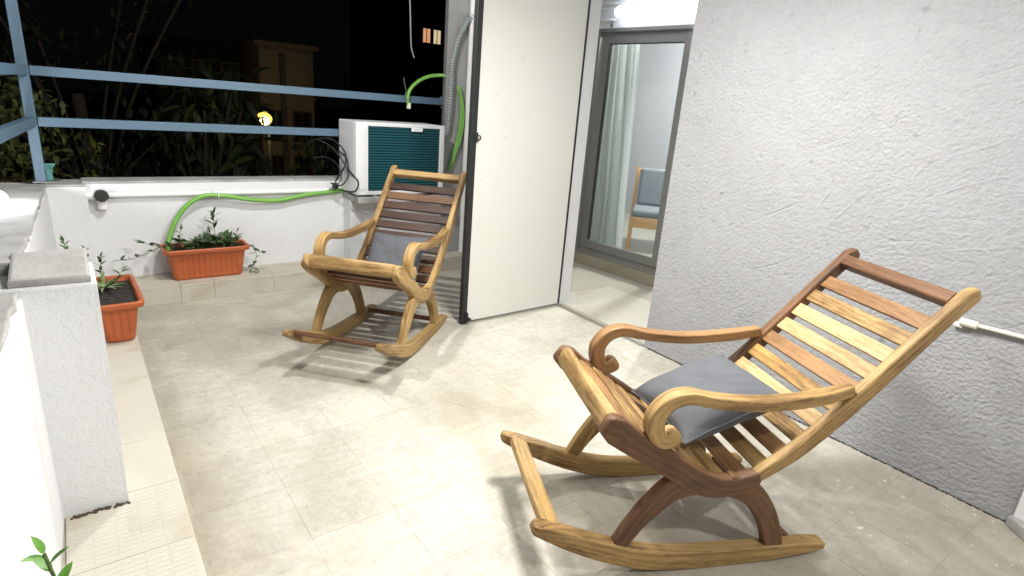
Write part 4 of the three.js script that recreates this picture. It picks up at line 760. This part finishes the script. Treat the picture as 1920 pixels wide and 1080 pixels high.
tree('leafy_tree', 'yellow-green tree lit from the terrace, left of the blue post', [-1.05, -3.6, -6.9], 5.0, clump(26, 0.3, 4.1, 0.2, 0.8, 0.85, 0.7, 0.4), 3800, 0.075, [crownMats[0], crownMats[2]]);
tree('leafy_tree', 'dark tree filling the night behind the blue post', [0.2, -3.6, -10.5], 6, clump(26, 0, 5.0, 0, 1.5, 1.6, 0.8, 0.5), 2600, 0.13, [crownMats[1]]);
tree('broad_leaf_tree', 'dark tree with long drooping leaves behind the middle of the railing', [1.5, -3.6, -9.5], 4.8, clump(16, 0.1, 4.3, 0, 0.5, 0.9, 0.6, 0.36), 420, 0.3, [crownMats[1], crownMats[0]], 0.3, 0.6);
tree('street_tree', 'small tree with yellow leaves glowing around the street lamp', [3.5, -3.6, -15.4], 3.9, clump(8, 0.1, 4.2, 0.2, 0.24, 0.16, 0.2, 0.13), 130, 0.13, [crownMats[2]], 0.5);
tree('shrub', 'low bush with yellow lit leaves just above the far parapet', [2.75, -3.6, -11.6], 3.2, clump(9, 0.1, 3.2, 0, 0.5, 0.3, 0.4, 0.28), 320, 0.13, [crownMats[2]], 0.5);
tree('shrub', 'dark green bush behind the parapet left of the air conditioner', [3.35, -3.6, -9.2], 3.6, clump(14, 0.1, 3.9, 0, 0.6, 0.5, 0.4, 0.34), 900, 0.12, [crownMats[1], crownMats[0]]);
{ // street lamp
  const s = thing('street_lamp', 'street lamp with a glaring yellow light beyond the railing', 'street lamp', [4.27, -3.6, -17]);
  part('pole', cyl(0.06, 0.045, 4.25, 0.14, 2.12, -0.06), M.alu, s); part('hood', cyl(0.26, 0.05, 0.12, 0, 4.53, 0), M.alu, s);
  part('lamp_lens', new THREE.SphereGeometry(0.13, 16, 12).scale(1, 0.9, 1).translate(-0.02, 4.22, 0.16), glow([1, 0.85, 0.4], 6), s);
  part('arm', tube([[0.14, 4.2, -0.06], [0.1, 4.42, -0.04], [0, 4.46, 0]], 0.02, 16, 8), M.alu, s);
  part('bulb', new THREE.SphereGeometry(0.19, 20, 14).scale(1.1, 0.85, 1).translate(0, 4.26, 0), glow([1, 0.66, 0.06], 1.5), s);
  const l = new THREE.PointLight(lin(...STREET.color), STREET.power, 0, 2); l.position.set(0, 4.26, 0); l.castShadow = true; l.shadow.radius = 11; s.add(l);
}
function building(label, x0, x1, z0, z1, yTop, wallM, cols, rows, y0, dy, wd, ht, lit = []) {
  const b = thing('apartment_building', label, 'building', [0, 0, 0]);
  part('wall', rbox(x1 - x0, yTop + 3.6, z0 - z1, (x0 + x1) / 2, (yTop - 3.6) / 2, (z0 + z1) / 2, 0.02), wallM, b);
  part('roof', rbox(x1 - x0 + 0.3, 0.16, z0 - z1 + 0.3, (x0 + x1) / 2, yTop + 0.08, (z0 + z1) / 2, 0.02), wallM, b);
  const fm = std({ color: lin(0.1, 0.08, 0.06), roughness: 0.8 }), gm = std({ color: lin(0.01, 0.01, 0.012), roughness: 0.7 });
  for (let r = 0; r < rows; r++) {
    for (let c = 0; c < cols; c++) {
      const x = mix(x0, x1, (c + 0.5) / cols), y = y0 - r * dy, k = lit.find(q => q[0] === c && q[1] === r);
      const f = part('window', merge([rbox(wd + 0.12, 0.06, 0.08, x, y + ht / 2 + 0.03, z0 + 0.03, 0.01), rbox(wd + 0.2, 0.07, 0.14, x, y - ht / 2 - 0.035, z0 + 0.05, 0.01), rbox(0.06, ht, 0.08, x - wd / 2 - 0.03, y, z0 + 0.03, 0.01), rbox(0.06, ht, 0.08, x + wd / 2 + 0.03, y, z0 + 0.03, 0.01), rbox(0.04, ht, 0.05, x, y, z0 + 0.025, 0.01)]), fm, b);
      part('pane', rbox(wd, ht, 0.02, x, y, z0 + 0.011, 0.002), k ? glow(k[2], k[3]) : gm, f);
    }
    part('string_course', rbox(x1 - x0 + 0.06, 0.1, 0.1, (x0 + x1) / 2, y0 - r * dy + dy * 0.62, z0 + 0.03, 0.01), wallM, b);
  }
  return b;
}
const ochre = std({ color: lin(0.3, 0.26, 0.21), roughness: 0.9, bumpMap: M.plasterBump, bumpScale: 0.01 }), greyW = std({ color: lin(0.12, 0.12, 0.12), roughness: 0.95 });
{
  const b = building('dim ochre apartment block lit by the street lamp beyond the railing', 5.45, 7.3, -22, -28, 2.8, ochre, 2, 3, 0.2, 1.55, 0.55, 0.95);
  for (const [x, w] of [[5.78, 0.62], [6.55, 0.5], [7.02, 0.5]]) part('wall_panel', rbox(w, 1.55, 0.1, x, 1.95, -21.97, 0.02), ochre, b);
  part('pilaster', rbox(0.16, 6.2, 0.14, 6.2, -0.5, -21.95, 0.02), greyW, b);
}
building('dark grey apartment block left of the ochre one, barely visible', 2.6, 5.3, -23.6, -29, 2.7, std({ color: lin(0.012, 0.012, 0.013), roughness: 0.95 }), 3, 3, 1.7, 1.7, 0.5, 0.9);
building('dark building with two small lit windows high beside the column', 14.95, 19.55, -31, -38, 8.5, std({ color: lin(0.03, 0.03, 0.03), roughness: 0.95 }), 7, 3, 4.83, 2.6, 0.46, 0.72, [[2, 0, [1, 0.5, 0.25], 0.6], [3, 0, [1, 0.8, 0.5], 0.6]]);
{ // neighbour's rust-red roof edge and its small white lamp beyond the parapet
  const r = thing('neighbour_roof', 'rust-red roof edge beyond the left parapet', 'roof', [-1.6, 0, -7.4]);
  for (let i = 0; i < 9; i++) part('roof_sheet', rbox(0.235, 0.03, 1.6, -0.9 + i * 0.24, 0.36 + 0.006 * (i % 2), 0, 0.012, 2), std({ color: lin(0.22, 0.06, 0.04), roughness: 0.8 }), r);
  part('gable', rbox(2.1, 3.9, 1.3, 0.05, -1.62, 0, 0.02), greyW, r);
  const l = thing('outdoor_lamp', 'small glaring white lamp just outside the left parapet', 'lamp', [-0.345, 0.835, -3.98]);
  part('bracket', rbox(0.03, 0.05, 0.03, 0.0, -0.035, 0, 0.004), M.alu, l);
  part('bulb', new THREE.SphereGeometry(0.05, 20, 14), glow([0.95, 0.97, 1], 8), l);
  const p = new THREE.PointLight(lin(0.95, 0.97, 1), 1.5, 0, 2); p.castShadow = true; p.shadow.radius = 2; l.add(p);
}
renderer.render(scene, camera);
